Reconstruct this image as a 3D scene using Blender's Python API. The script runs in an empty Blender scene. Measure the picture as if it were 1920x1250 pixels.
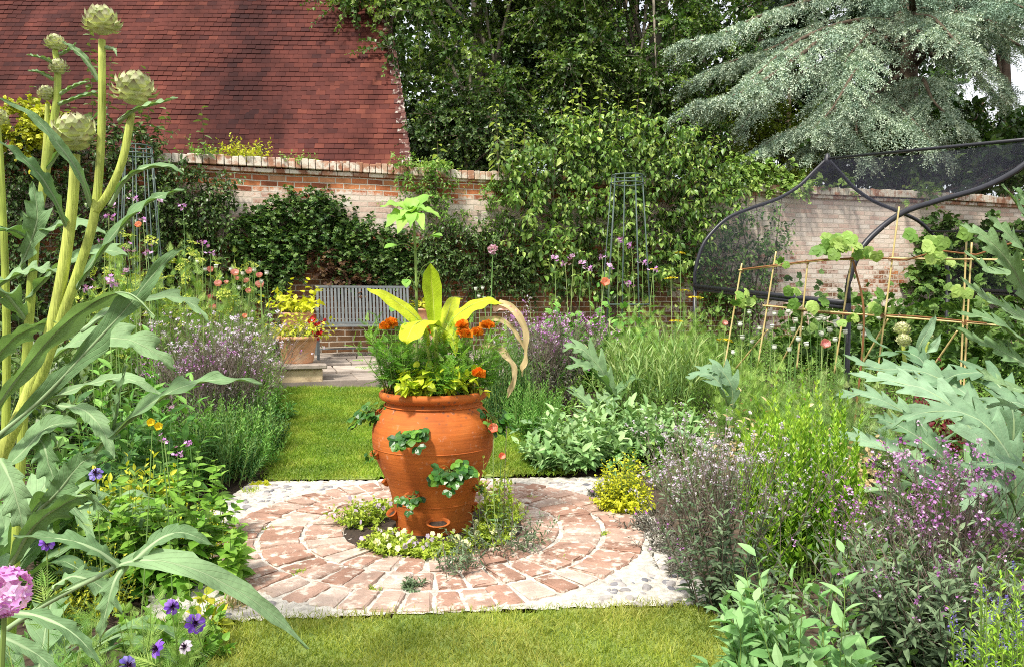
import bpy, math
import numpy as np
from mathutils import Vector
RG = np.random.default_rng(11)
C = bpy.context.scene.collection
PI = math.pi
# ------------------------------------------------------------------ frame
FPX, CXP, CYP, EYE = 1450.0, 960.0, 625.0, 1.2
TH = math.atan(65/1450)
def P(px, py, d):
    u = (px-CXP)/FPX; v = -(py-CYP)/FPX
    ry = math.cos(TH)+v*math.sin(TH); rz = -math.sin(TH)+v*math.cos(TH)
    s = d/ry
    return np.array([u*s, d, EYE+rz*s])
def zg(y):
    y = np.asarray(y, float)
    return np.where(y < 4.9, 0, np.where(y < 8, .088*(y-4.9), .273+.035*(y-8)))
def gp(px, d):
    z = float(zg(d)); p = P(px, 560+1450*(EYE-z)/d, d); p[2] = z
    return p
def m(n, d): return n*d/FPX
def nrm(a):
    a = np.asarray(a, float)
    return a/np.maximum(np.linalg.norm(a, axis=-1, keepdims=True), 1e-9)
# garden wall plane
W0 = np.array([-4.54, 10.7, 0]); WD = nrm(np.array([12.52, 3.95, 0])); WN = np.array([WD[1], -WD[0], 0])
def on_wall(px, py, off=0.0):
    o = np.array([0, 0, EYE]); r = P(px, py, 1.0)-o
    t = np.dot(W0+WN*off-o, WN)/np.dot(r, WN)
    return o+r*t
# ------------------------------------------------------------------ geometry accumulator
class G:
    def __init__(s): s.V, s.L, s.S, s.A, s.U, s.T, s.M, s.n = [], [], [], [], [], [], [], 0
    def add(s, V, L, S, a=0.5, mat=0, u=None, t=None):
        V = np.asarray(V, float).reshape(-1, 3); k = len(V)
        if k == 0: return
        L = np.asarray(L, int).ravel(); S = np.asarray(S, int).ravel()
        f = lambda x: np.full(k, float(x)) if np.isscalar(x) else np.asarray(x, float).ravel()
        s.V.append(V); s.L.append(L+s.n); s.S.append(S); s.A.append(f(a))
        s.U.append(f(0 if u is None else u)); s.T.append(f(0 if t is None else t))
        s.M.append(np.full(len(S), mat, int)); s.n += k
    def inst(s, T, pos, X, Y, Z, a, mat=0):
        TV, TL, TS = T[:3]; N = len(pos); k = len(TV)
        if N == 0: return
        V = pos[:, None, :]+TV[None, :, 0:1]*X[:, None, :]+TV[None, :, 1:2]*Y[:, None, :]+TV[None, :, 2:3]*Z[:, None, :]
        L = (TL[None, :]+(np.arange(N)*k)[:, None]).ravel()
        a = np.repeat(np.broadcast_to(np.asarray(a, float), (N,)), k)
        s.add(V.reshape(-1, 3), L, np.tile(TS, N), a, mat, t=np.tile(TV[:, 1], N))
    def tubes(s, Pt, r, sides=4, a=0.5, mat=0):
        Pt = np.asarray(Pt, float)
        if Pt.ndim == 2: Pt = Pt[None]
        N, k, _ = Pt.shape
        if N == 0: return
        r = np.broadcast_to(np.asarray(r, float), (N, k)) if np.ndim(r) < 2 or np.shape(r) != (N, k) else np.asarray(r)
        tan = np.gradient(Pt, axis=1); tan = nrm(tan)
        ov = nrm(Pt[:, -1]-Pt[:, 0]+1e-6)
        ref = np.where(np.abs(ov[:, 2:3]) > .8, np.array([[1., .13, 0]]), np.array([[.1, .05, 1.]]))
        s1 = nrm(np.cross(tan, ref[:, None, :])); s2 = np.cross(tan, s1)
        th = np.arange(sides)*2*PI/sides
        V = Pt[:, :, None, :]+r[:, :, None, None]*(np.cos(th)[None, None, :, None]*s1[:, :, None, :]+np.sin(th)[None, None, :, None]*s2[:, :, None, :])
        i, j = np.meshgrid(np.arange(k-1), np.arange(sides), indexing='ij'); j2 = (j+1) % sides
        q = np.stack([i*sides+j, i*sides+j2, (i+1)*sides+j2, (i+1)*sides+j], -1).reshape(-1)
        L = q[None, :]+(np.arange(N)*k*sides)[:, None]
        S = np.full(N*(k-1)*sides, 4)
        aa = np.repeat(np.broadcast_to(np.asarray(a, float), (N,)), k*sides)
        s.add(V.reshape(-1, 3), L.ravel(), S, aa, mat)
        # end caps
        cap = np.concatenate([np.arange(sides)[::-1], (k-1)*sides+np.arange(sides)])
        Lc = cap[None, :]+(np.arange(N)*k*sides)[:, None]+s.n-N*k*sides
        s.L.append(Lc.ravel()); s.S.append(np.full(2*N, sides)); s.M.append(np.full(2*N, mat, int))
    def box(s, c, h, ax=None, a=0.5, mat=0, bev=0.0):
        c = np.asarray(c, float); h = np.asarray(h, float)
        ax = np.eye(3) if ax is None else np.asarray(ax, float)
        b = min(bev, .45*h.min())
        if b <= 0:
            K = np.array([[x, y, z] for x in (-1, 1) for y in (-1, 1) for z in (-1, 1)], float)*h
            s.add(c+K@ax, [0, 1, 3, 2, 4, 6, 7, 5, 0, 4, 5, 1, 2, 3, 7, 6, 0, 2, 6, 4, 1, 5, 7, 3], [4]*6, a, mat); return
        V = []; idx = {}
        for x in (-1, 1):
            for y in (-1, 1):
                for z in (-1, 1):
                    for k in range(3):
                        o = np.array([x, y, z])*(h-b); o[k] = (x, y, z)[k]*h[k]
                        idx[(x, y, z, k)] = len(V); V.append(o)
        F = []
        for k in range(3):
            o = [q for q in range(3) if q != k]
            for sg in (-1, 1):
                f = []
                for (p, q) in ((-1, -1), (1, -1), (1, 1), (-1, 1)):
                    t = [0, 0, 0]; t[k] = sg; t[o[0]] = p; t[o[1]] = q; f.append(idx[(*t, k)])
                F.append(f)
        for k in range(3):
            o = [q for q in range(3) if q != k]
            for p in (-1, 1):
                for q in (-1, 1):
                    t0 = [0]*3; t1 = [0]*3; t0[k] = -1; t1[k] = 1
                    for t in (t0, t1): t[o[0]] = p; t[o[1]] = q
                    F.append([idx[(*t0, o[0])], idx[(*t1, o[0])], idx[(*t1, o[1])], idx[(*t0, o[1])]])
        for x in (-1, 1):
            for y in (-1, 1):
                for z in (-1, 1): F.append([idx[(x, y, z, k)] for k in range(3)])
        V = np.array(V)
        FF = []
        for f in F:
            p = V[f]; n = np.cross(p[1]-p[0], p[2]-p[0])
            FF.append(f if np.dot(n, p.mean(0)) > 0 else f[::-1])
        s.add(c+V@ax, np.concatenate(FF), [len(f) for f in FF], a, mat)
    def bar(s, p, q, w, t, up=(0, 0, 1), a=.5, mat=0, bev=0):
        p = np.asarray(p, float); q = np.asarray(q, float); y = nrm(q-p); x = nrm(np.cross(y, np.asarray(up, float))); z = np.cross(x, y)
        s.box((p+q)/2, (w/2, np.linalg.norm(q-p)/2, t/2), np.array([x, y, z]), a, mat, bev)
    def lathe(s, prof, n=32, c=(0, 0, 0), a=.5, mat=0, ax=None, wob=0, cap=True):
        prof = np.asarray(prof, float); k = len(prof); th = np.arange(n)*2*PI/n
        w = 1+wob*np.sin(2*th+1)
        V = np.stack([prof[:, 0:1]*np.cos(th)*w, prof[:, 0:1]*np.sin(th)*w, np.repeat(prof[:, 1:2], n, 1)], -1).reshape(-1, 3)
        if ax is not None: V = V@np.asarray(ax)
        i, j = np.meshgrid(np.arange(k-1), np.arange(n), indexing='ij'); j2 = (j+1) % n
        L = np.stack([i*n+j, i*n+j2, (i+1)*n+j2, (i+1)*n+j], -1).reshape(-1); S = [4]*((k-1)*n)
        L = list(L)
        if cap: L += list(range(n))[::-1]+list((k-1)*n+np.arange(n)); S += [n, n]
        s.add(V+np.asarray(c, float), L, S, a, mat)
    def build(s, name, mats, parent=None, smooth=False, loc=None):
        me = bpy.data.meshes.new(name)
        if s.n:
            V = np.concatenate(s.V); L = np.concatenate(s.L); S = np.concatenate(s.S); M = np.concatenate(s.M)
            if loc is not None: V = V-np.asarray(loc, float)
            me.vertices.add(len(V)); me.vertices.foreach_set('co', V.ravel().astype('f'))
            me.loops.add(len(L)); me.loops.foreach_set('vertex_index', L.astype('i'))
            me.polygons.add(len(S)); me.polygons.foreach_set('loop_start', np.concatenate([[0], np.cumsum(S)[:-1]]).astype('i'))
            try: me.polygons.foreach_set('loop_total', S.astype('i'))
            except Exception: pass
            me.polygons.foreach_set('material_index', M.astype('i'))
            me.polygons.foreach_set('use_smooth', np.full(len(S), smooth))
            for nm, arr in (('v', s.A), ('uu', s.U), ('tt', s.T)):
                at = me.attributes.new(nm, 'FLOAT', 'POINT'); at.data.foreach_set('value', np.concatenate(arr).astype('f'))
            me.update(calc_edges=True); me.validate()
        for q in (mats if isinstance(mats, (list, tuple)) else [mats]): me.materials.append(q)
        o = bpy.data.objects.new(name, me); C.objects.link(o)
        if parent is not None: o.parent = parent
        if loc is not None: o.location = Vector([float(x) for x in loc])
        return o
def tag(o, label=None, cat=None, group=None, kind=None):
    if label: o['label'] = label
    if cat: o['category'] = cat
    if group: o['group'] = group
    if kind: o['kind'] = kind
    return o
def thing(name, label, cat, loc=(0, 0, 0), group=None):
    o = bpy.data.objects.new(name, None); C.objects.link(o); o.location = Vector([float(x) for x in loc]); o.empty_display_size = .1
    return tag(o, label, cat, group)
def copy_thing(src, label=None, loc=None, rz=0, sc=1, group=None):
    r = src.copy(); C.objects.link(r)
    if label: r['label'] = label
    if group: r['group'] = group
    if loc is not None: r.location = Vector([float(x) for x in loc])
    r.rotation_euler = (0, 0, rz); r.scale = (sc, sc, sc)
    for ch in src.children:
        c = ch.copy(); C.objects.link(c); c.parent = r
        for g in ch.children:
            d = g.copy(); C.objects.link(d); d.parent = c
    return r
# ------------------------------------------------------------------ materials
def mat(name):
    mt = bpy.data.materials.new(name); mt.use_nodes = True
    nt = mt.node_tree; b = nt.nodes['Principled BSDF']
    return mt, nt, b
def nd(nt, typ, **k):
    n = nt.nodes.new(typ)
    for a, v in k.items():
        if a in n.inputs: n.inputs[a].default_value = v
        else: setattr(n, a, v)
    return n
def ramp(nt, fac, stops):
    r = nt.nodes.new('ShaderNodeValToRGB'); e = r.color_ramp.elements
    while len(e) < len(stops): e.new(.5)
    for i, (p, c) in enumerate(stops):
        e[i].position = p; e[i].color = (*c, 1) if len(c) == 3 else c
    nt.links.new(fac, r.inputs[0]); return r
def math_(nt, op, a, b=None, clamp=False):
    n = nt.nodes.new('ShaderNodeMath'); n.operation = op; n.use_clamp = clamp
    for i, x in enumerate((a, b)):
        if x is None: continue
        if isinstance(x, (int, float)): n.inputs[i].default_value = x
        else: nt.links.new(x, n.inputs[i])
    return n.outputs[0]
def mixc(nt, f, a, b, bt='MIX'):
    n = nt.nodes.new('ShaderNodeMix'); n.data_type = 'RGBA'; n.blend_type = bt
    for s_, x in ((n.inputs[0], f), (n.inputs[6], a), (n.inputs[7], b)):
        if isinstance(x, (int, float)): s_.default_value = x
        elif isinstance(x, tuple): s_.default_value = (*x, 1) if len(x) == 3 else x
        else: nt.links.new(x, s_)
    return n.outputs[2]
def attr(nt, n): a = nt.nodes.new('ShaderNodeAttribute'); a.attribute_name = n; return a.outputs['Fac']
def noise(nt, sc, det=3, vec=None, rough=.55):
    n = nt.nodes.new('ShaderNodeTexNoise'); n.inputs['Scale'].default_value = sc; n.inputs['Detail'].default_value = det; n.inputs['Roughness'].default_value = rough
    if vec is None:
        tc = nt.nodes.new('ShaderNodeTexCoord'); vec = tc.outputs['Object']
    nt.links.new(vec, n.inputs['Vector']); return n.outputs[0]
def bump(nt, b, h, strength=.3, dist=.01):
    n = nt.nodes.new('ShaderNodeBump'); n.inputs['Strength'].default_value = strength; n.inputs['Distance'].default_value = dist
    nt.links.new(h, n.inputs['Height']); nt.links.new(n.outputs[0], b.inputs['Normal'])
def leafmat(name, cols, trans=.3, rough=.5, spec=.3, nz=6, tip=None):
    mt, nt, b = mat(name)
    col = ramp(nt, attr(nt, 'v'), [(i/(len(cols)-1), c) for i, c in enumerate(cols)]).outputs[0]
    f = ramp(nt, noise(nt, nz, 2), [(.3, (.72,)*3), (.7, (1.22,)*3)]).outputs[0]
    col = mixc(nt, 1.0, col, f, 'MULTIPLY')
    if tip: col = mixc(nt, ramp(nt, attr(nt, 'tt'), [(tip[1], (0,)*3), (1, (1,)*3)]).outputs[0], col, tip[0])
    nt.links.new(col, b.inputs['Base Color']); b.inputs['Roughness'].default_value = rough; b.inputs['Specular IOR Level'].default_value = spec
    if trans > 0:
        t = nt.nodes.new('ShaderNodeBsdfTranslucent'); tc = mixc(nt, 1.0, col, (1.15, 1.2, .6), 'MULTIPLY'); nt.links.new(tc, t.inputs[0])
        mx = nt.nodes.new('ShaderNodeMixShader'); mx.inputs[0].default_value = trans
        nt.links.new(b.outputs[0], mx.inputs[1]); nt.links.new(t.outputs[0], mx.inputs[2])
        nt.links.new(mx.outputs[0], nt.nodes['Material Output'].inputs[0])
    return mt
def plain(name, col, rough=.6, spec=.3, var=.2, sc=8, bmp=0, metal=0):
    mt, nt, b = mat(name)
    f = ramp(nt, noise(nt, sc, 4), [(.3, (1-var,)*3), (.7, (1+var,)*3)]).outputs[0]
    nt.links.new(mixc(nt, 1.0, col, f, 'MULTIPLY'), b.inputs['Base Color'])
    b.inputs['Roughness'].default_value = rough; b.inputs['Specular IOR Level'].default_value = spec; b.inputs['Metallic'].default_value = metal
    if bmp: bump(nt, b, noise(nt, sc*6, 4), bmp, .005)
    return mt
# ------------------------------------------------------------------ leaf templates (length along +Y, face +Z)
def leafT(prof, fold=.25, droop=.15):
    """prof: (t, halfwidth) stations; three vertices across"""
    V, L, S = [], [], []
    for t, w in prof:
        z = -droop*t*t
        V += [(-w, t, z+fold*w), (0, t, z), (w, t, z+fold*w)]
    for i in range(len(prof)-1):
        a = i*3; b = a+3
        L += [a, a+1, b+1, b, a+1, a+2, b+2, b+1]; S += [4, 4]
    return np.array(V, float), np.array(L), np.array(S)
def quadT(w=.3, fold=.2, droop=.1, t=.45):
    return np.array([(0, 0, 0), (w, t, fold*w-droop*t*t), (0, 1, -droop), (-w, t, fold*w-droop*t*t)], float), np.array([0, 1, 2, 0, 2, 3]), np.array([3, 3])
def joinT(parts):
    """parts: (template, origin, angle in the leaf plane, length, width factor, tilt)"""
    V, L, S, n = [], [], [], 0
    for (T, o, ang, ln, wf, tilt) in parts:
        v = T[0].copy(); v[:, 0] *= wf*ln; v[:, 1] *= ln; v[:, 2] *= ln
        y = v[:, 1].copy(); z = v[:, 2].copy(); v[:, 1] = y*math.cos(tilt)-z*math.sin(tilt); v[:, 2] = y*math.sin(tilt)+z*math.cos(tilt)
        x = v[:, 0].copy(); y = v[:, 1].copy(); v[:, 0] = x*math.cos(ang)+y*math.sin(ang); v[:, 1] = -x*math.sin(ang)+y*math.cos(ang)
        v += np.array(o); V.append(v); L.append(T[1]+n); S.append(T[2]); n += len(v)
    return np.concatenate(V), np.concatenate(L), np.concatenate(S)
T_Q = quadT(); T_QW = quadT(.42, .25, .2); T_N = quadT(.09, .3, .1, .5); T_TH = quadT(.035, 0, .05, .5)
T_OV = leafT([(0, .02), (.25, .24), (.55, .26), (.85, .12), (1, .0)], .3, .25)
T_OVF = leafT([(0, .01), (.12, .02), (.3, .3), (.6, .34), (.85, .16), (1, 0)], .2, .3)
T_PEAR = leafT([(0, .012), (.25, .015), (.42, .2), (.65, .24), (.88, .1), (1, 0)], .35, .45)
T_LAN = leafT([(0, .02), (.3, .13), (.6, .12), (1, 0)], .4, .3)
T_HEART = leafT([(-.08, .2), (0, .33), (.2, .44), (.5, .36), (.8, .14), (1, 0)], .2, .2)
T_PALM = joinT([(T_Q, (0, .3, 0), a, .62 if abs(a) < 1 else .5, 1.15, -.2) for a in (0, .85, -.85, 1.7, -1.7)])
T_TRI = joinT([(leafT([(0, .1), (.3, .38), (.7, .42), (1, .12)], .2, .2), (0, .28, 0), a, .6, 1.05, -.12) for a in (0, 1.35, -1.35)])
T_PIN = joinT([(T_Q, (0, .15+.13*i, 0), s*(1.0-.06*i), .36-.03*i, .5, -.1) for i in range(6) for s in (1, -1)]+[(T_Q, (0, .85, 0), 0, .3, .5, -.2), (T_TH, (0, 0, 0), 0, .9, 1, 0)])
T_FEA = joinT([(T_TH, (0, .1+.11*i, 0), s*(.9-.05*i), .5-.05*i, 1.1, tl) for i in range(8) for s, tl in ((1, .25), (-1, .25), (.6, -.35), (-.6, -.35))]+[(T_TH, (0, 0, 0), 0, 1, 1.1, 0)])
T_VINE = joinT([(leafT([(0, .15), (.35, .5), (.7, .42), (1, .04)], .12, .15), (0, .05, 0), a, l, 1.0, -.08) for a, l in ((0, .95), (.95, .8), (-.95, .8), (2.0, .6), (-2.0, .6))])
T_LOB = joinT([(leafT([(0, .12), (.4, .4), (.75, .26), (1, 0)], .15, .2), (0, .12, 0), a, l, 1.0, -.1) for a, l in ((0, .9), (.9, .72), (-.9, .72), (1.9, .5), (-1.9, .5))])
_t = [quadT(.32, 0, -.35) for _ in range(3)]
T_FLO = joinT([(quadT(.36, .1, -.2), (0, 0, 0), k*2*PI/5, 1, 1, .15) for k in range(5)])
T_TUFT = joinT([(quadT(.22, 0, 0, .6), (0, 0, 0), a, 1, 1, tl) for a, tl in ((0, .3), (1.3, .0), (-1.3, 0), (2.6, .5), (-2.5, -.5))])
T_DOT = (np.array([(1, 0, 0), (0, 1, 0), (0, 0, 1), (-1, 0, 0), (0, -1, 0), (0, 0, -1)], float), np.array([0, 1, 2, 1, 3, 2, 3, 4, 2, 4, 0, 2, 1, 0, 5, 3, 1, 5, 4, 3, 5, 0, 4, 5]), np.array([3]*8))
UP = np.array([0, 0, 1.0])
def rnd(*s): return RG.random(s)
def uni(a, b, n): return RG.uniform(a, b, n)
def frames(axis, up):
    sd = nrm(np.cross(axis, up)); return sd, np.cross(sd, axis)
def leaves(g, T, pos, axis, ll, lw=None, up=None, a=None, mat=0, jit=.35):
    N = len(pos)
    if N == 0: return
    up = np.broadcast_to(UP, (N, 3)) if up is None else up
    up = up+RG.normal(0, jit, (N, 3)); axis = nrm(axis)
    X, Z = frames(axis, up); ll = np.broadcast_to(np.asarray(ll, float), (N,))[:, None]; lw = ll if lw is None else np.broadcast_to(np.asarray(lw, float), (N,))[:, None]
    g.inst(T, pos, X*lw, axis*ll, Z*ll, rnd(N) if a is None else a, mat)
def stem_pts(B, D, L, bend, t):
    t = np.asarray(t)
    if t.ndim == 1: t = t[None]
    return B[:, None, :]+D[:, None, :]*(L[:, None]*t)[..., None]+bend[:, None, :]*(L[:, None]*t**2)[..., None]
def shoots(gl, gs, B, D, L, n, T, ll, ang=55, t0=.12, bend=None, wd=1.0, s0=1.0, s1=.55, r=.003, drp=0.0, opp=False, va=(0, 1), k=4, upw=.6, mat=0, sides=3, jit=.3, smat=0, tone=.35):
    N = len(B)
    if N == 0: return
    D = nrm(D); L = np.broadcast_to(np.asarray(L, float), (N,))
    bend = np.zeros((N, 3)) if bend is None else np.broadcast_to(np.asarray(bend, float), (N, 3))
    if gs is not None and r > 0:
        pts = stem_pts(B, D, L, bend, np.linspace(0, 1, k))
        rr = np.linspace(1, .35, k)[None, :]*np.broadcast_to(np.asarray(r, float), (N,))[:, None]
        gs.tubes(pts, rr, sides, rnd(N), smat)
    if n == 0: return
    t = np.linspace(t0, 1, n)[None, :]+uni(-.4, .4, (N, n))*(1-t0)/n
    if opp: t[:, 1::2] = t[:, 0::2][:, :t[:, 1::2].shape[1]]
    p = stem_pts(B, D, L, bend, t).reshape(-1, 3)
    tan = nrm(D[:, None, :]+2*bend[:, None, :]*t[..., None]).reshape(-1, 3)
    ph = (np.arange(n)*2.4)[None, :]+uni(0, 6.28, (N, 1))+RG.normal(0, .3, (N, n))
    if opp: ph = (np.arange(n)//2*PI/2+(np.arange(n) % 2)*PI)[None, :]+uni(0, 6.28, (N, 1))+RG.normal(0, .2, (N, n))
    ph = ph.ravel()
    s1_, s2_ = frames(tan, np.broadcast_to(np.array([.31, .17, .2]), tan.shape))
    rad = np.cos(ph)[:, None]*s1_+np.sin(ph)[:, None]*s2_
    an = np.radians(ang)*(1.15-.45*t.ravel())*uni(.8, 1.2, len(ph))
    ax = nrm(np.cos(an)[:, None]*tan+np.sin(an)[:, None]*rad+np.array([0, 0, -drp]))
    sz = ll*(s0+(s1-s0)*t.ravel())*uni(.7, 1.25, len(ph))
    upv = tan*(1-upw)+UP*upw
    # young leaves near the tip are paler
    a = va[0]+(va[1]-va[0])*np.clip(.75*((1-tone)*rnd(len(ph))+tone*np.repeat(rnd(N), n))*(1+.35*tone)+.35*t.ravel()-.05-.1*tone, 0, 1)
    leaves(gl, T, p, ax, sz, sz*wd, upv, a, mat, jit)
def hemi(n, lean=.6, lift=1.0):
    th = uni(0, 2*PI, n); q = np.sqrt(rnd(n))*lean
    return nrm(np.stack([np.cos(th)*q, np.sin(th)*q, np.full(n, lift)*np.sqrt(np.maximum(.02, 1-q*q))], -1))
def disc(n, r):
    th = uni(0, 2*PI, n); q = np.sqrt(rnd(n))*r
    return np.stack([np.cos(th)*q, np.sin(th)*q, np.zeros(n)], -1)
def crom(ctrl, n):
    c = np.asarray(ctrl, float); k = len(c)
    if k == 2: return c[0]+(c[1]-c[0])*np.linspace(0, 1, n)[:, None]
    e = np.vstack([2*c[0]-c[1], c, 2*c[-1]-c[-2]]); t = np.linspace(0, k-1-1e-6, n); i = t.astype(int); f = (t-i)[:, None]
    p0, p1, p2, p3 = e[i], e[i+1], e[i+2], e[i+3]
    return .5*((2*p1)+(-p0+p2)*f+(2*p0-5*p1+4*p2-p3)*f**2+(-p0+3*p1-3*p2+p3)*f**3)
# ------------------------------------------------------------------ colours
WHITE = plain('white_petal', (.75, .75, .7))
M_soil, nt, b = mat('soil')
nt.links.new(ramp(nt, noise(nt, 14, 8), [(.3, (.035, .022, .014)), (.55, (.09, .058, .036)), (.75, (.17, .12, .08))]).outputs[0], b.inputs['Base Color'])
b.inputs['Roughness'].default_value = .95; bump(nt, b, noise(nt, 40, 6), .8, .02)
M_compost, nt, b = mat('dark_compost')
nt.links.new(ramp(nt, noise(nt, 60, 6), [(.3, (.02, .013, .009)), (.7, (.075, .05, .033))]).outputs[0], b.inputs['Base Color']); b.inputs['Roughness'].default_value = .95; bump(nt, b, noise(nt, 150, 4), .8, .01)
M_turf, nt, b = mat('turf')
nt.links.new(ramp(nt, noise(nt, 9, 6), [(.3, (.10, .16, .025)), (.55, (.2, .26, .05)), (.75, (.32, .33, .09))]).outputs[0], b.inputs['Base Color'])
b.inputs['Roughness'].default_value = .9
M_blade = leafmat('grass_blade', [(.13, .21, .025), (.32, .38, .05), (.50, .48, .12)], .3, .5, .3, 2.2)
M_blade2 = leafmat('grass_blade_green', [(.09, .20, .02), (.25, .39, .035), (.44, .48, .08)], .3, .5, .3, 1.6)
def rust_stone(name, stops, sc=6, rough=.85, b_=.5, extra=None):
    mt, nt, b = mat(name)
    col = ramp(nt, attr(nt, 'v'), stops).outputs[0]
    f = ramp(nt, noise(nt, sc, 6), [(.3, (.7,)*3), (.72, (1.28,)*3)]).outputs[0]
    col = mixc(nt, 1.0, col, f, 'MULTIPLY')
    if extra:
        msk = ramp(nt, noise(nt, extra[1], 6, rough=.65), [(extra[2], (0,)*3), (extra[2]+.1, (1,)*3)]).outputs[0]
        col = mixc(nt, msk, col, extra[0])
    nt.links.new(col, b.inputs['Base Color']); b.inputs['Roughness'].default_value = rough; b.inputs['Specular IOR Level'].default_value = .2
    bump(nt, b, noise(nt, sc*9, 6), b_, .006)
    return mt
M_pave = rust_stone('paving_brick', [(0, (.27, .15, .105)), (.3, (.38, .225, .165)), (.65, (.44, .315, .25)), (1, (.54, .44, .37))], 9, .85, 1.0, ((.62, .54, .45), 17, .52))
M_mortar = rust_stone('lime_mortar', [(0, (.50, .45, .38)), (1, (.72, .68, .60))], 30, .95, 1.0, ((.33, .27, .21), 13, .60))
M_cobble = rust_stone('cobble', [(0, (.16, .16, .18)), (1, (.42, .38, .35))], 12, .7, .3, ((.66, .63, .58), 15, .6))
M_flag = rust_stone('flagstone', [(0, (.30, .25, .21)), (1, (.46, .39, .33))], 4, .85, .5, ((.17, .13, .1), 6, .6))
M_plinth = rust_stone('sandstone', [(0, (.55, .40, .24)), (1, (.66, .52, .34))], 5, .9, .5, ((.40, .24, .13), 7, .58))
M_verge = rust_stone('lichened_verge_tile', [(0, (.075, .030, .027)), (1, (.14, .06, .048))], 5, .85, .5, ((.46, .41, .35), 11, .53))
M_tile = rust_stone('roof_tile', [(0, (.045, .016, .015)), (.35, (.078, .024, .019)), (.7, (.102, .030, .022)), (1, (.15, .048, .031))], 2.2, .9, .5, ((.30, .25, .21), 46, .735))
# rain streaks running down the tiles
nt = M_tile.node_tree; b = nt.nodes['Principled BSDF']; src = b.inputs['Base Color'].links[0].from_socket
tc = nt.nodes.new('ShaderNodeTexCoord'); mp = nt.nodes.new('ShaderNodeMapping'); mp.inputs['Scale'].default_value = (1.1, .12, .12); nt.links.new(tc.outputs['Object'], mp.inputs[0])
nt.links.new(mixc(nt, 1.0, src, ramp(nt, noise(nt, 1.0, 4, mp.outputs[0]), [(.36, (.62, .58, .60)), (.6, (1.15, 1.1, 1.08))]).outputs[0], 'MULTIPLY'), b.inputs['Base Color'])
# brick wall
def brickwall(name):
    mt, nt, b = mat(name)
    tc = nt.nodes.new('ShaderNodeTexCoord'); sp = nt.nodes.new('ShaderNodeSeparateXYZ'); cb = nt.nodes.new('ShaderNodeCombineXYZ')
    nz = noise(nt, 2.5, 3, tc.outputs['Object'])
    nt.links.new(tc.outputs['Object'], sp.inputs[0]); nt.links.new(sp.outputs[0], cb.inputs[0])
    nt.links.new(math_(nt, 'ADD', sp.outputs[2], math_(nt, 'MULTIPLY', math_(nt, 'SUBTRACT', nz, .5), .035)), cb.inputs[1])
    br = nt.nodes.new('ShaderNodeTexBrick'); nt.links.new(cb.outputs[0], br.inputs['Vector'])
    br.inputs['Scale'].default_value = 1; br.inputs['Brick Width'].default_value = .23; br.inputs['Row Height'].default_value = .082
    br.inputs['Mortar Size'].default_value = .009; br.inputs['Mortar Smooth'].default_value = .3; br.inputs['Bias'].default_value = 0
    br.inputs['Color1'].default_value = (0, 0, 0, 1); br.inputs['Color2'].default_value = (1, 1, 1, 1); br.inputs['Mortar'].default_value = (.5, .5, .5, 1)
    col = ramp(nt, br.outputs[0], [(0, (.26, .085, .045)), (.35, (.46, .15, .065)), (.7, (.60, .24, .10)), (1, (.52, .30, .18))]).outputs[0]
    f = ramp(nt, noise(nt, 7, 6, tc.outputs['Object']), [(.3, (.7,)*3), (.7, (1.25,)*3)]).outputs[0]
    col = mixc(nt, 1.0, col, f, 'MULTIPLY')
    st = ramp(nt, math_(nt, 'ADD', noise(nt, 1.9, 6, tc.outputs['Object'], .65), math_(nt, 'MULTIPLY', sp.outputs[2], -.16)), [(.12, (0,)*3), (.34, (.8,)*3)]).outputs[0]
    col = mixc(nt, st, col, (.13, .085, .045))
    # old whitewash, thicker towards the right-hand end and in patches
    n1 = noise(nt, 1.1, 6, tc.outputs['Object'], .6); n2 = noise(nt, 16, 5, tc.outputs['Object'], .7)
    xr = nt.nodes.new('ShaderNodeMapRange'); xr.inputs[1].default_value = 6; xr.inputs[2].default_value = 9.5; xr.inputs[3].default_value = 0; xr.inputs[4].default_value = .42
    nt.links.new(sp.outputs[0], xr.inputs[0])
    zr = nt.nodes.new('ShaderNodeFloatCurve'); cv = zr.mapping.curves[0]
    for x_, y_ in ((.50, .20), (.66, .30), (.76, .68), (.86, .66), (.93, .38)): cv.points.new(x_, y_)
    cv.points[0].location = (0, .2); cv.points[-1].location = (1, .3); zr.mapping.update()
    nt.links.new(math_(nt, 'MULTIPLY', sp.outputs[2], 1/3.05), zr.inputs[1])
    zr_out = math_(nt, 'SUBTRACT', zr.outputs[0], .5)
    w = math_(nt, 'ADD', math_(nt, 'ADD', math_(nt, 'ADD', math_(nt, 'MULTIPLY', br.outputs[0], .16), math_(nt, 'MULTIPLY', n1, 1.0)), math_(nt, 'MULTIPLY', n2, .70)), math_(nt, 'ADD', xr.outputs[0], zr_out))
    msk = ramp(nt, math_(nt, 'SUBTRACT', w, .25), [(.66, (0,)*3), (.80, (1,)*3)]).outputs[0]
    wc = ramp(nt, br.outputs[0], [(0, (.62, .45, .36)), (.5, (.74, .64, .54)), (1, (.78, .72, .63))]).outputs[0]
    col = mixc(nt, math_(nt, 'MULTIPLY', msk, .85), col, wc)
    col = mixc(nt, br.outputs['Fac'], col, (.58, .50, .40))
    nt.links.new(col, b.inputs['Base Color']); b.inputs['Roughness'].default_value = .92; b.inputs['Specular IOR Level'].default_value = .1
    h = math_(nt, 'SUBTRACT', math_(nt, 'MULTIPLY', n2, .8), br.outputs['Fac'])
    bump(nt, b, h, .7, .015)
    return mt
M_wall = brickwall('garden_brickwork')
M_coping = rust_stone('coping_brick', [(0, (.30, .13, .075)), (.5, (.46, .24, .15)), (1, (.58, .45, .33))], 7, .9, .6, ((.70, .63, .52), 5, .46))
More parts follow.
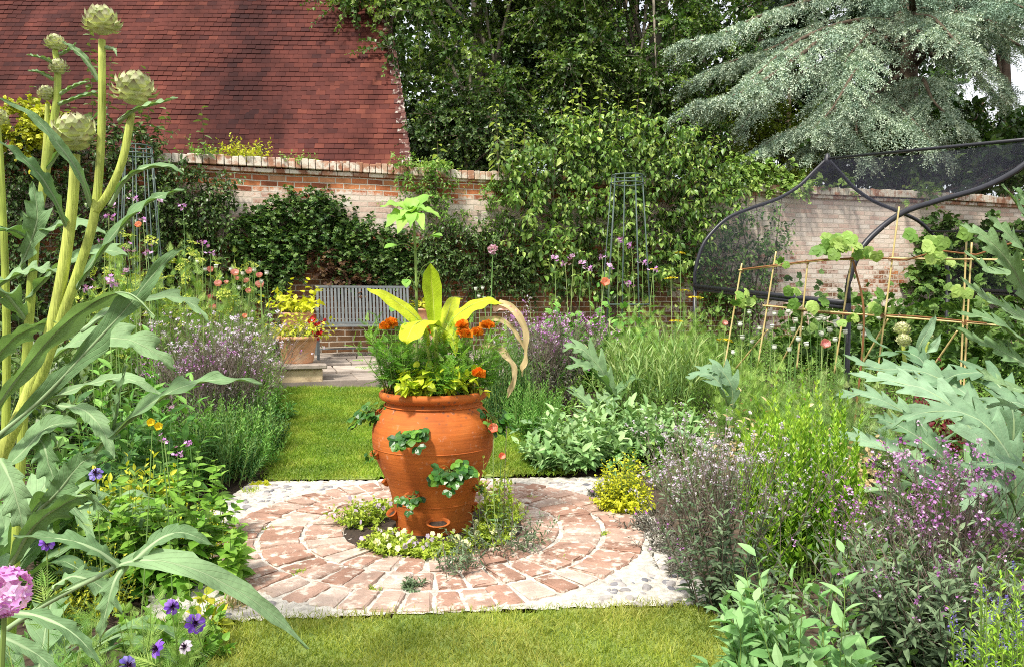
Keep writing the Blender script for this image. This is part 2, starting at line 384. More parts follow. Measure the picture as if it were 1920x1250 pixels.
# terracotta with scuffs, scratches and dark spots
M_terra, nt, b = mat('terracotta_urn')
tc = nt.nodes.new('ShaderNodeTexCoord')
col = ramp(nt, noise(nt, 4, 6, tc.outputs['Object']), [(.3, (.32, .072, .012)), (.55, (.50, .125, .018)), (.8, (.60, .19, .04))]).outputs[0]
mp = nt.nodes.new('ShaderNodeMapping'); mp.inputs['Scale'].default_value = (3, 3, 60); nt.links.new(tc.outputs['Object'], mp.inputs[0])
bands = noise(nt, 1.6, 4, mp.outputs[0])
col = mixc(nt, 1.0, col, ramp(nt, bands, [(.35, (.84,)*3), (.65, (1.1,)*3)]).outputs[0], 'MULTIPLY')
bl = ramp(nt, noise(nt, 26, 6, tc.outputs['Object'], .7), [(.62, (0,)*3), (.72, (1,)*3)]).outputs[0]
sp = nt.nodes.new('ShaderNodeSeparateXYZ'); nt.links.new(tc.outputs['Object'], sp.inputs[0])
zmid = ramp(nt, sp.outputs[2], [(.38, (0,)*3), (.5, (1,)*3), (.6, (0,)*3)]).outputs[0]
col = mixc(nt, math_(nt, 'MULTIPLY', math_(nt, 'MULTIPLY', bl, zmid), .8), col, (.72, .5, .33))
bl2 = ramp(nt, noise(nt, 19, 5, tc.outputs['Object'], .7), [(.60, (0,)*3), (.72, (1,)*3)]).outputs[0]
col = mixc(nt, math_(nt, 'MULTIPLY', bl2, .42), col, (.72, .52, .38))
vo = nt.nodes.new('ShaderNodeTexVoronoi'); vo.inputs['Scale'].default_value = 34; nt.links.new(tc.outputs['Object'], vo.inputs['Vector'])
dots = ramp(nt, vo.outputs['Distance'], [(.2, (1,)*3), (.3, (0,)*3)]).outputs[0]
zt = ramp(nt, sp.outputs[2], [(.52, (0,)*3), (.62, (1,)*3)]).outputs[0]
pm = ramp(nt, noise(nt, 5, 2, tc.outputs['Object']), [(.40, (0,)*3), (.50, (1,)*3)]).outputs[0]
col = mixc(nt, math_(nt, 'MULTIPLY', math_(nt, 'MULTIPLY', dots, zt), math_(nt, 'MULTIPLY', pm, .75)), col, (.16, .07, .04))
nt.links.new(col, b.inputs['Base Color']); b.inputs['Roughness'].default_value = .74; b.inputs['Specular IOR Level'].default_value = .35
bump(nt, b, math_(nt, 'ADD', bands, math_(nt, 'MULTIPLY', noise(nt, 60, 4), .6)), .25, .006)
M_pot = rust_stone('terracotta_pot', [(0, (.58, .27, .14)), (1, (.68, .38, .22))], 5, .8, .3, ((.74, .52, .36), 4, .56))
M_iron = plain('grey_painted_metal', (.17, .185, .185), .5, .4, .15, 20)
M_green_iron = plain('green_grey_wire', (.065, .10, .085), .45, .4, .2, 20)
M_black = plain('black_tube', (.018, .018, .024), .4, .5, .3, 15)
M_cane, nt, b = mat('bamboo_cane')
nt.links.new(ramp(nt, noise(nt, 6, 4), [(.3, (.46, .34, .12)), (.7, (.66, .53, .24))]).outputs[0], b.inputs['Base Color']); b.inputs['Roughness'].default_value = .5
M_twine = plain('brown_twine', (.22, .10, .04), .9)
M_net = bpy.data.materials.new('black_netting'); M_net.use_nodes = True; nt = M_net.node_tree; b = nt.nodes['Principled BSDF']
b.inputs['Base Color'].default_value = (.035, .035, .06, 1); b.inputs['Roughness'].default_value = .6
tr = nt.nodes.new('ShaderNodeBsdfTransparent'); mx = nt.nodes.new('ShaderNodeMixShader')
f = ramp(nt, noise(nt, 1.5, 3), [(.3, (.15,)*3), (.7, (.27,)*3)]).outputs[0]
nt.links.new(f, mx.inputs[0]); nt.links.new(tr.outputs[0], mx.inputs[1]); nt.links.new(b.outputs[0], mx.inputs[2]); nt.links.new(mx.outputs[0], nt.nodes['Material Output'].inputs[0])
M_bark = plain('bark', (.12, .09, .065), .9, .1, .4, 9, .6)
M_palebark = plain('pale_bark', (.24, .21, .16), .9, .1, .4, 9, .6)
M_stem = leafmat('green_stem', [(.14, .24, .05), (.26, .36, .09)], .1)
M_bstem = leafmat('bronze_stem', [(.12, .09, .07), (.24, .18, .15)], .05)
M_ystem = leafmat('artichoke_stem', [(.38, .48, .08), (.58, .64, .15)], .1, .5, .3, 9)
nt = M_ystem.node_tree; b = nt.nodes['Principled BSDF']; tc = nt.nodes.new('ShaderNodeTexCoord'); mp = nt.nodes.new('ShaderNodeMapping'); mp.inputs['Scale'].default_value = (260, 260, 9); nt.links.new(tc.outputs['Object'], mp.inputs[0])
hs = noise(nt, 1.0, 3, mp.outputs[0]); bump(nt, b, hs, .9, .004)
src = b.inputs['Base Color'].links[0].from_socket; nt.links.new(mixc(nt, 1.0, src, ramp(nt, hs, [(.3, (.7, .74, .62)), (.65, (1.15, 1.12, 1.1))]).outputs[0], 'MULTIPLY'), b.inputs['Base Color'])
# foliage
M_rib = leafmat('pale_leaf_rib', [(.26, .38, .18), (.38, .48, .26)], .1)
L_tree = leafmat('dark_tree_leaf', [(.022, .06, .012), (.075, .16, .024), (.28, .40, .065)], .25, .4, .5, .6)  # lightest tone paints in the sprays lit by the sun
L_tree2 = leafmat('yew_leaf', [(.015, .042, .012), (.045, .095, .02), (.12, .19, .035)], .2, .4, .5, .6)
L_lime = leafmat('lime_tree_leaf', [(.10, .17, .02), (.22, .32, .03), (.36, .44, .05)], .35, .45, .4, .6)
L_cedar = leafmat('blue_cedar_needle', [(.08, .14, .09), (.23, .33, .245), (.60, .70, .52)], .1, .6, .2, .7)
L_laurel = leafmat('laurel_leaf', [(.03, .09, .02), (.08, .17, .03), (.18, .30, .06)], .25, .3, .6, 1)
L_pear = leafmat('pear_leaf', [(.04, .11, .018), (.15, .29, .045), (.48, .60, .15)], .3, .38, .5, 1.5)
L_creep = leafmat('creeper_leaf', [(.025, .07, .018), (.07, .155, .03), (.22, .34, .08)], .25, .4, .4, 1.5)
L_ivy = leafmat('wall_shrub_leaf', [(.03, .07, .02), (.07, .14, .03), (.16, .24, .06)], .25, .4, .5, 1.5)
L_red = leafmat('reddish_creeper_leaf', [(.10, .045, .03), (.16, .08, .045), (.20, .14, .05)], .25, .4, .4, 2)
L_yel = leafmat('yellow_green_leaf', [(.28, .34, .03), (.50, .54, .04), (.70, .66, .06)], .3)
L_sage = leafmat('sage_leaf', [(.12, .27, .085), (.25, .43, .155), (.44, .60, .28)], .2, .7, .2, 5)
L_sageb = leafmat('broad_sage_leaf', [(.12, .29, .08), (.21, .41, .14), (.36, .55, .25)], .25, .65, .2, 5)
L_rose = leafmat('rosemary_leaf', [(.08, .22, .015), (.24, .46, .03), (.46, .66, .07)], .25, .5, .3, 5)
L_tarr = leafmat('tarragon_leaf', [(.05, .18, .025), (.13, .33, .05), (.28, .50, .11)], .25, .5, .3, 4)
L_hyss = leafmat('hyssop_leaf', [(.03, .11, .035), (.08, .20, .05), (.17, .30, .08)], .25, .5, .3, 4)
L_verb = leafmat('bronze_verbena_leaf', [(.06, .10, .05), (.13, .20, .10), (.26, .35, .19)], .2, .5, .3, 5)
L_verb2 = leafmat('purple_verbena_leaf', [(.06, .065, .05), (.13, .13, .10), (.26, .25, .19)], .15, .5, .3, 5)
L_balm = leafmat('balm_leaf', [(.07, .20, .02), (.17, .36, .04), (.34, .54, .09)], .3, .5, .3, 6)
L_gold = leafmat('golden_oregano_leaf', [(.38, .42, .02), (.60, .62, .03), (.74, .74, .05)], .3, .5, .3, 6)
L_weed = leafmat('mixed_herb_leaf', [(.08, .20, .03), (.18, .35, .06), (.36, .50, .12)], .3, .5, .3, 3)
L_seed = leafmat('seed_stalk', [(.12, .26, .07), (.25, .41, .12), (.48, .56, .22)], .25, .5, .3, 4)
L_feath = leafmat('feathery_leaf', [(.16, .36, .02), (.32, .56, .03), (.48, .66, .06)], .3, .5, .3, 4)
L_fenn = leafmat('fennel_leaf', [(.13, .29, .05), (.25, .43, .08), (.42, .55, .14)], .25, .5, .3, 4)
L_mari = leafmat('marigold_leaf', [(.06, .19, .02), (.15, .36, .035), (.32, .54, .07)], .3, .5, .3, 8)
L_straw = leafmat('strawberry_leaf', [(.02, .085, .012), (.055, .18, .025), (.16, .34, .04)], .25, .35, .5, 12)
L_sun = leafmat('sunflower_leaf', [(.14, .34, .05), (.25, .48, .08), (.36, .58, .12)], .35, .5, .3, 6)
L_limev = leafmat('lime_vine_leaf', [(.22, .42, .03), (.48, .62, .035), (.72, .74, .05)], .35, .45, .4, 8)
P_all = leafmat('allium_petal', [(.52, .24, .36), (.68, .40, .52), (.82, .62, .70)], .2, .6, .2, 9)
L_vine = leafmat('vine_leaf', [(.14, .28, .05), (.26, .42, .09), (.44, .58, .16)], .35, .5, .3, 6)
L_curr = leafmat('currant_leaf', [(.04, .11, .02), (.10, .20, .04), (.20, .32, .07)], .25, .5, .3, 3)
L_dry = leafmat('dry_leaf', [(.40, .28, .14), (.55, .42, .22), (.66, .55, .32)], .2, .7, .1, 6)
L_viola = leafmat('viola_leaf', [(.18, .30, .03), (.36, .48, .05), (.54, .62, .09)], .3, .5, .3, 9)
P_lilac = leafmat('lilac_petal', [(.36, .11, .38), (.54, .26, .56), (.82, .60, .82)], .25, .6, .2, 9)
P_white = leafmat('pale_lilac_petal', [(.44, .34, .46), (.62, .52, .64), (.80, .74, .80)], .25, .6, .2, 9)
P_mag = leafmat('magenta_petal', [(.62, .18, .66), (.80, .36, .82), (.92, .60, .92)], .25, .6, .2, 14)
P_viol = leafmat('violet_petal', [(.16, .05, .48), (.27, .10, .66), (.42, .22, .80)], .25, .6, .2, 14)
P_blue = leafmat('blue_petal', [(.14, .10, .46), (.26, .20, .62), (.40, .34, .75)], .25, .6, .2, 9)
P_dark = leafmat('dark_stamen', [(.04, .015, .05), (.09, .03, .09)], 0, .6, .2, 9)
P_pink = leafmat('pink_petal', [(.68, .26, .26), (.82, .42, .40), (.90, .60, .56)], .3, .6, .2, 9)
P_coral = leafmat('coral_petal', [(.80, .22, .13), (.88, .34, .22), (.90, .48, .35)], .3, .6, .2, 9)
P_oran = leafmat('orange_petal', [(.72, .16, .01), (.88, .26, .012), (.92, .38, .03)], .2, .6, .2, 20)
P_yell = leafmat('yellow_flower', [(.30, .40, .05), (.48, .56, .08), (.68, .70, .16)], .2, .6, .2, 9)
P_ach = leafmat('achillea_flower', [(.62, .46, .02), (.80, .62, .03), (.88, .74, .06)], .2, .6, .2, 9)
P_red = leafmat('red_flower', [(.34, .01, .012), (.52, .02, .02), (.66, .05, .04)], .2, .6, .2, 9)
L_dkred = leafmat('dark_red_leaf', [(.06, .006, .01), (.14, .012, .02), (.26, .03, .04)], .2, .5, .3, 6)
P_cream = leafmat('cream_petal', [(.74, .72, .34), (.84, .82, .52), (.88, .88, .80)], .25, .6, .2, 9)
M_pod = leafmat('poppy_pod', [(.56, .60, .48), (.72, .74, .62), (.84, .84, .76)], .1, .6, .2, 9)
# artichoke blade: pale ribs and side veins
def artmat(name, base, light, vein):
    mt, nt, b = mat(name)
    u = attr(nt, 'uu'); t = attr(nt, 'tt'); au = math_(nt, 'ABSOLUTE', u)
    vp = math_(nt, 'FRACT', math_(nt, 'SUBTRACT', math_(nt, 'MULTIPLY', t, 16.0), math_(nt, 'MULTIPLY', au, 2.2)))
    vl = math_(nt, 'ABSOLUTE', math_(nt, 'SUBTRACT', vp, .5))
    v1 = ramp(nt, vl, [(.0, (1,)*3), (.10, (0,)*3)]).outputs[0]
    v0 = ramp(nt, au, [(.025, (1,)*3), (.07, (0,)*3)]).outputs[0]
    vn = math_(nt, 'MAXIMUM', v0, math_(nt, 'MULTIPLY', v1, .45))
    col = mixc(nt, attr(nt, 'v'), base, light)
    col = mixc(nt, 1.0, col, ramp(nt, noise(nt, 14, 5), [(.3, (.74,)*3), (.7, (1.22,)*3)]).outputs[0], 'MULTIPLY')
    geo = nt.nodes.new('ShaderNodeNewGeometry')
    under = mixc(nt, .35, col, (.20, .34, .08))
    col = mixc(nt, geo.outputs['Backfacing'], col, under)
    col = mixc(nt, math_(nt, 'MULTIPLY', vn, .55), col, vein)
    nt.links.new(col, b.inputs['Base Color']); b.inputs['Roughness'].default_value = .6; b.inputs['Specular IOR Level'].default_value = .25
    cell = nt.nodes.new('ShaderNodeTexVoronoi'); cell.inputs['Scale'].default_value = 90
    tc = nt.nodes.new('ShaderNodeTexCoord'); nt.links.new(tc.outputs['Object'], cell.inputs['Vector'])
    h = math_(nt, 'SUBTRACT', math_(nt, 'MULTIPLY', cell.outputs['Distance'], -.5), vn)
    bump(nt, b, h, .55, .004)
    t_ = nt.nodes.new('ShaderNodeBsdfTranslucent'); nt.links.new(mixc(nt, 1.0, col, (1.1, 1.25, .55), 'MULTIPLY'), t_.inputs[0])
    mx = nt.nodes.new('ShaderNodeMixShader'); mx.inputs[0].default_value = .22
    nt.links.new(b.outputs[0], mx.inputs[1]); nt.links.new(t_.outputs[0], mx.inputs[2]); nt.links.new(mx.outputs[0], nt.nodes['Material Output'].inputs[0])
    return mt
L_art = artmat('artichoke_blade', (.095, .20, .07), (.27, .41, .20), (.42, .52, .28))
L_art2 = artmat('silver_artichoke_blade', (.085, .18, .08), (.29, .44, .27), (.42, .53, .33))
M_bract = leafmat('artichoke_bract', [(.42, .48, .20), (.60, .64, .34), (.68, .68, .40)], .1, .6, .2, 20, tip=((.17, .10, .07), .58))
M_banana = artmat('banana_blade', (.22, .38, .015), (.64, .66, .03), (.72, .74, .12))
# ================================================================== SETTING
SC = bpy.context.scene
# ground: one sheet out to the horizon
g = G()
ys = np.concatenate([[-150, -40, -8, -2], np.arange(0, 16.01, .4), [18, 22, 30, 60, 200, 600]])
xs = np.concatenate([[-400, -100, -30, -14], np.arange(-9, 12.01, .6), [16, 30, 100, 400]])
X, Y = np.meshgrid(xs, ys)
Z = zg(Y)-.012+RG.normal(0, .006, X.shape)*((Y > 0) & (Y < 16))-.02
Z = np.where(Y > 17, .58, Z)
i, j = np.meshgrid(np.arange(len(ys)-1), np.arange(len(xs)-1), indexing='ij'); n_ = len(xs)
q = np.stack([i*n_+j, i*n_+j+1, (i+1)*n_+j+1, (i+1)*n_+j], -1).reshape(-1)
g.add(np.stack([X, Y, Z], -1).reshape(-1, 3), q, [4]*(len(q)//4))
tag(g.build('ground', M_soil), kind='structure')

def inpoly(x, y, poly):
    r = np.zeros(x.shape, bool); k = len(poly)
    for a in range(k):
        x1, y1 = poly[a]; x2, y2 = poly[(a+1) % k]
        c = ((y1 > y) != (y2 > y)) & (x < (x2-x1)*(y-y1)/(y2-y1+1e-12)+x1); r ^= c
    return r
UC = np.array([-.405, 3.97, 0])
LAWN_F = [(-1.40, 2.81), (-1.13, 2.815), (.78, 2.985), (.86, 2.4), (.92, 1.2), (-.98, 1.2), (-1.02, 2.2)]
LAWN_B = [(-1.62, 5.02), (.42, 5.16), (.30, 5.6), (-.03, 6.5), (-.42, 8.0), (-2.36, 8.02), (-2.0, 6.6)]
def lawn_sheet(name, poly, step=.1):
    g = G(); pl = np.array(poly)
    x, y = np.meshgrid(np.arange(pl[:, 0].min()-.1, pl[:, 0].max()+.1, step), np.arange(pl[:, 1].min()-.1, pl[:, 1].max()+.1, step))
    c = inpoly(x+step/2, y+step/2, poly); F = []
    n = x.shape[1]; ii, jj = np.nonzero(c[:-1, :-1])
    F = np.stack([ii*n+jj, ii*n+jj+1, (ii+1)*n+jj+1, (ii+1)*n+jj], -1)
    g.add(np.stack([x, y, zg(y)+.004], -1).reshape(-1, 3), F.ravel(), [4]*len(F))
    return tag(g.build(name, M_turf), kind='structure')
lawn_sheet('front_lawn', LAWN_F, .05); lawn_sheet('back_lawn', LAWN_B, .06)
def grass(name, poly, N, h, w, mt, edge=.03):
    pl = np.array(poly); x = uni(pl[:, 0].min()-.05, pl[:, 0].max()+.05, N); y = uni(pl[:, 1].min()-.05, pl[:, 1].max()+.05, N)
    k = inpoly(x+RG.normal(0, edge, N), y+RG.normal(0, edge, N), poly); x, y = x[k], y[k]; n = len(x)
    cl = np.sin(x*9.1+2*np.sin(y*5.3))*np.sin(y*7.7+x*3.1)*.5+.5
    ax = nrm(np.stack([RG.normal(0, .55, n), RG.normal(0, .55, n), np.full(n, .8)], -1))
    g = G(); hh = h*uni(.5, 1.3, n)*(.8+.4*cl)
    up = np.stack([RG.normal(0, 1, n), RG.normal(0, 1, n), np.full(n, .4)], -1)
    T = (np.array([(-1, 0, 0), (1, 0, 0), (.7, .6, -.05), (0, 1, -.25), (-.7, .6, -.05)], float), np.array([0, 1, 2, 4, 4, 2, 3]), np.array([4, 3]))
    leaves(g, T, np.stack([x, y, zg(y)+.003], -1), ax, hh, w*uni(.6, 1.2, n), up, np.clip(.6*rnd(n)+.5*cl-.05, 0, 1), 0, .1)
    o = g.build(name, mt); return tag(o, kind='stuff')
o = grass('front_lawn_grass', LAWN_F, 76000, .036, .0016, M_blade, .03); tag(o, 'short pale green grass of the lawn in front of the brick circle', 'grass')
o = grass('back_lawn_grass', LAWN_B, 120000, .036, .0026, M_blade2, .03); tag(o, 'mown green grass of the lawn between the circle and the patio', 'grass')

# brick circle: mortar bed with cobbled corners and three rings of bricks
g = G()
bed = [(-1.35, 2.79), (.77, 2.985), (.80, 3.25), (.81, 3.8), (.75, 4.4), (.62, 5.14), (-1.70, 5.0), (-1.72, 4.2), (-1.55, 3.3)]
nb = 60
pl = np.array(bed); x, y = np.meshgrid(np.arange(-2, 1.3, .02), np.arange(2.6, 5.3, .02)); c = inpoly(x+.01, y+.01, bed)
n = x.shape[1]; ii, jj = np.nonzero(c[:-1, :-1]); F = np.stack([ii*n+jj, ii*n+jj+1, (ii+1)*n+jj+1, (ii+1)*n+jj], -1)
rr_ = np.hypot(x-UC[0], y-UC[1]); zz = .010+RG.normal(0, .0026, x.shape)-.03*(rr_ < .40)
g.add(np.stack([x, y, zz], -1).reshape(-1, 3), F.ravel(), [4]*len(F), a=rnd(x.size)*.6+.3, mat=1)
for r0, r1, cnt in ((.45, .658, 30), (.665, .872, 40), (.879, 1.085, 52)):
    for k in range(cnt):
        th = (k+RG.uniform(-.06, .06))*2*PI/cnt+r0; rm = (r0+r1)/2
        e = np.array([math.cos(th), math.sin(th), 0]); f = np.array([-e[1], e[0], 0])
        w = rm*2*PI/cnt-.013-RG.uniform(0, .009); ln = (r1-r0)-.014-RG.uniform(0, .008)
        tl = RG.normal(0, .02); up = nrm(np.array([RG.normal(0, .02), RG.normal(0, .02), 1])); e2 = nrm(e-up*np.dot(e, up)); f2 = np.cross(up, e2)
        # a wedge of slightly irregular outline
        sub = G(); sub.box((0, 0, 0), (ln/2, w/2, .02), None, 0, 0, .007)
        V = sub.V[0].copy(); V[:, 1] *= 1+V[:, 0]/rm*.85
        V[:, :2] += RG.normal(0, .0032, (len(V), 2))*1.4; V[:, 2] += RG.normal(0, .001, len(V))
        Wd = V@np.array([e2, f2, up])+UC+e*rm+np.array([0, 0, .001+RG.normal(0, .0025)])
        a = np.clip(RG.beta(2, 2.2) if RG.random() > .12 else .12, 0, 1)
        g.add(Wd, sub.L[0], sub.S[0], a, 0)
# cobbles in the corners
for (cx, cy, n_, sx, sy) in ((.66, 3.12, 60, .30, .16), (.75, 3.6, 40, .16, .4), (-1.25, 3.05, 30, .3, .2), (-1.4, 4.6, 60, .3, .3), (.55, 4.85, 70, .35, .22), (-.5, 2.84, 14, .7, .02)):
    for k in range(n_):
        p = np.array([cx+RG.uniform(-sx, sx), cy+RG.uniform(-sy, sy)])
        if np.hypot(*(p-UC[:2])) < 1.12 or not inpoly(np.array([p[0]]), np.array([p[1]]), bed)[0]: continue
        s_ = RG.uniform(.012, .035); V = np.array([(math.cos(t)*math.cos(u), math.sin(t)*math.cos(u), math.sin(u)) for u in (-.3, .3, .8, 1.3) for t in np.arange(8)*PI/4])
        sub = G(); sub.lathe([(1, -.5), (1, .1), (.8, .6), (.4, .85), (.01, .9)], 8, cap=False)
        ang = RG.uniform(0, PI); V = sub.V[0]*np.array([s_, s_*RG.uniform(.5, .8), s_*.42]); V = V@np.array([[math.cos(ang), math.sin(ang), 0], [-math.sin(ang), math.cos(ang), 0], [0, 0, 1]])
        g.add(V+np.array([p[0], p[1], .008]), sub.L[0], sub.S[0], RG.random(), 2)
tag(g.build('brick_paving', [M_pave, M_mortar, M_cobble]), kind='structure')
# soil in the planting hole
g = G(); g.lathe([(.46, .012), (.3, .025), (.15, .03), (.01, .03)], 40, UC, cap=False); tag(g.build('soil_bed', M_compost), kind='structure')

# patio of flagstones in front of the bench
g = G(); pc = np.array([-2.36, 8.03, 0]); e = nrm(np.array([1.94, -.0, 0])); e = WD
f = np.array([-WD[1], WD[0], 0])
g.box(pc+e*1.6+f*1.55+np.array([0, 0, .28]), (2.5, 1.5, .045), np.array([e, f, UP]), .1)
for r in range(4):
    s0 = -.9-RG.uniform(0, .3)
    while s0 < 4.2:
        L_ = RG.uniform(.5, .85); cc = pc+e*(s0+L_/2)+f*(.06+.74*r+.36)+np.array([0, 0, .318+.028*r])
        ax = np.array([e, f, UP]); g.box(cc, (L_/2-.008, .36, .02), ax, RG.random(), 0, .008); s0 += L_
tag(g.build('patio', M_flag), kind='structure')

# ------------------------------------------------------------------ garden wall
wall = thing('garden_wall', 'old brick garden wall with flaking whitewash and tiled brick coping', 'wall', W0)
ang = math.atan2(WD[1], WD[0]); wall.rotation_euler = (0, 0, ang)
WTOP = 3.02
g = G(); nx = 90
x = np.linspace(-9, 22, nx); zt = np.linspace(.1, WTOP, 14)
def wav(x, z): return .012*np.sin(x*1.3+z)+.010*np.sin(x*2.9+1)
Xg, Zg = np.meshgrid(x, zt)
i, j = np.meshgrid(np.arange(13), np.arange(nx-1), indexing='ij')
q = np.stack([i*nx+j, i*nx+j+1, (i+1)*nx+j+1, (i+1)*nx+j], -1).reshape(-1)
g.add(np.stack([Xg, -wav(Xg, Zg)*1.0, Zg], -1).reshape(-1, 3), q, [4]*(len(q)//4))
g.add(np.stack([Xg, .34+0*Xg, Zg], -1).reshape(-1, 3), q.reshape(-1, 4)[:, ::-1].ravel(), [4]*(len(q)//4))
g.box((6.5, .17, WTOP-.02), (15.5, .16, .018))
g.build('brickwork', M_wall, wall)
g = G(); s = -9.0
while s < 22:
    w = RG.uniform(.082, .105); h = .066+RG.normal(0, .003)
    dz = .010*math.sin(s*1.1)+.014*math.sin(s*.5+2)
    ax = np.eye(3); tl = RG.normal(0, .03); ax = np.array([[math.cos(tl), 0, math.sin(tl)], [0, 1, 0], [-math.sin(tl), 0, math.cos(tl)]])
    g.box((s+w/2, .13+RG.normal(0, .006), WTOP+.012+h+dz), (w/2-.004, .225, h), ax, np.clip(RG.normal(.5, .22), 0, 1), 0, .007); s += w
g.build('coping', M_coping, wall)
g = G(); s = -9.0
while s < 22:
    g.box((s+.11, -.012+RG.normal(0, .003), WTOP-.016), (.108, .035, .028), None, RG.random()*.5, 0, .004); s += .222
g.build('drip_course', M_coping, wall)

# ------------------------------------------------------------------ barn with tiled roof
barn = thing('tiled_barn', 'barn with a steep dark red tiled roof behind the garden wall', 'barn', P(400, 300, 14.2)*np.array([1, 1, 0]))
bo = np.array(barn.location)
E0 = P(773, 306, 14.0); E0[2] -= .25
rt = nrm(np.array([-1, .03, .012])); sl = nrm(np.array([0, math.cos(math.radians(62)), math.sin(math.radians(62))]))
nr = nrm(np.cross(sl, rt)); nr = nr if nr[1] < 0 else -nr
gauge, tw = .118, .185
g = G(); gv = G()
for c_ in range(44):
    v0 = c_*gauge
    edge = .10*v0+.045*v0**1.35
    s = edge+(0 if c_ % 2 else .5)*tw*0
    s -= 0; first = True
    off = (c_ % 2)*tw*.5
    s = edge
    sag = lambda q: .016*math.sin(q*.9+c_*.12)+.014*math.sin(q*.37+1.3+c_*.07)+.006*math.sin(q*2.3+c_*.7)
    while s < 12.5:
        w = (tw*.5 if c_ % 2 else tw) if first else tw
        w = w+RG.normal(0, .003)
        tl = RG.normal(0, .010); kick = .085+RG.normal(0, .009); rr = np.array([rt, sl, nr])
        a_ = RG.normal(0, .012)
        d1 = nrm(rt+sl*a_+nr*tl*.5); d2 = nrm(sl-nr*kick+nr*0); d3 = np.cross(d1, d2); d3 = d3 if np.dot(d3, nr) > 0 else -d3
        cc = E0+rt*(s+w/2)+sl*(v0+.075+RG.normal(0, .004))+nr*(.02+sag(s+w/2))
        va = np.clip(RG.normal(.46, .17)+.13*math.sin(s*1.3+1+.2*math.sin(v0))+.08*math.sin(s*3.1), 0, 1)
        if s > 9.5: va = min(1, va+.3*RG.random())
        if first: gv.box(cc+nr*.006, (w/2-.002, .078, .009), np.array([d1, d2, d3]), RG.random(), 0)
        else: g.box(cc, (w/2-.0022, .085, .0085), np.array([d1, d2, d3]), va, 0)
        first = False; s += w
# boarding under the tiles
g.box(E0+rt*7.2+sl*2.6-nr*.06, (6.0, 2.7, .03), np.array([rt, sl, nr]), .0)
g.build('roof', M_tile, barn, loc=None).location = -Vector([float(q) for q in bo])
gv.build('verge', M_verge, barn).location = -Vector([float(q) for q in bo])
M_dark = plain('shadow_dark_boards', (.012, .011, .010), .9, .1, .4, 6)  # near black: the deep shadow beside the roof is put into the colour
g = G()
A = E0+rt*.35; g.box(np.array([A[0]-6.1, A[1]+.55, 1.6]), (6.1, .1, 1.6), None)
for k in range(16):
    hh = (E0[2]-.2)/2
    g.box(np.array([E0[0]-.14+.004*(k % 2), E0[1]+.17+k*.3, hh]), (.03, .146, hh), None, .5)
g.build('wall', M_dark, barn).location = -Vector([float(q) for q in bo])

# ------------------------------------------------------------------ trees
def crown(gl, gs, centres, rad, per, n, T, ll, bend=(0, 0, -.25), flat=.75, **k):
    cs = np.repeat(np.asarray(centres), per, 0); N = len(cs); rad = np.repeat(np.broadcast_to(np.asarray(rad, float), (len(centres),)), per)
    D = RG.normal(0, 1, (N, 3)); D[:, 2] *= flat; D = nrm(D)
    shoots(gl, gs, cs+D*rad[:, None]*.1, D, rad*uni(.6, 1.15, N), n, T, ll, bend=np.array(bend), **k)
def tree(name, label, base, cps, rads, per, n, T, ll, lm, bark, trunk_top, tr=.25, group=None, limbs=10, **k):
    t = thing(name, label, 'tree', base, group); b_ = np.asarray(base, float)
    gl, gw = G(), G()
    crown(gl, gw, np.asarray(cps)-b_, rads, per, n, T, ll, r=.006, **k)
    top = np.asarray(trunk_top)-b_
    tp = crom([(0, 0, -.3), top*.35+np.array([.12, 0, 0]), top*.7, top], 12)
    gw2 = G(); gw2.tubes(tp, np.linspace(tr, tr*.3, 12), 10, .4)
    idx = RG.permutation(len(cps))[:limbs]
    for q in idx:
        e_ = np.asarray(cps[q])-b_; s_ = tp[RG.integers(4, 11)]
        gw2.tubes(crom([s_, (s_+e_)/2+RG.normal(0, .15, 3), e_], 8), np.linspace(tr*.3, .012, 8), 6, .5)
    gw2.build('trunk', bark, t, True); c = gl.build('crown', lm, t); gw.build('twigs', bark, c)
    return t
def cloud(px0, px1, py0, py1, d0, d1, n, fn=None):
    o = []
    while len(o) < n:
        x, y = RG.uniform(px0, px1), RG.uniform(py0, py1)
        if fn is None or fn(x, y): o.append(P(x, y, RG.uniform(d0, d1)))
    return np.array(o)
f1 = lambda x, y: x > 735+max(0, y-110)*.55 - max(0, 110-y)*.75
cp = cloud(640, 1120, -420, 310, 15.2, 18.5, 190, f1)
tree('beech_tree', 'dense dark green tree overhanging the right end of the tiled roof', gp(880, 17), cp, uni(.5, .9, len(cp)), 22, 16, T_QW, .125, L_tree, M_palebark, P(900, -350, 17), .22, limbs=22, va=(0, 1), tone=.7)
cp = cloud(1030, 1420, -420, 330, 16.0, 19.0, 170)
tree('holm_oak', 'dark green tree standing between the roof tree and the blue cedar', gp(1220, 18), cp, uni(.5, .95, len(cp)), 22, 16, T_QW, .12, L_tree, M_palebark, P(1230, -300, 18), .24, limbs=18, va=(0, .9), tone=.7)
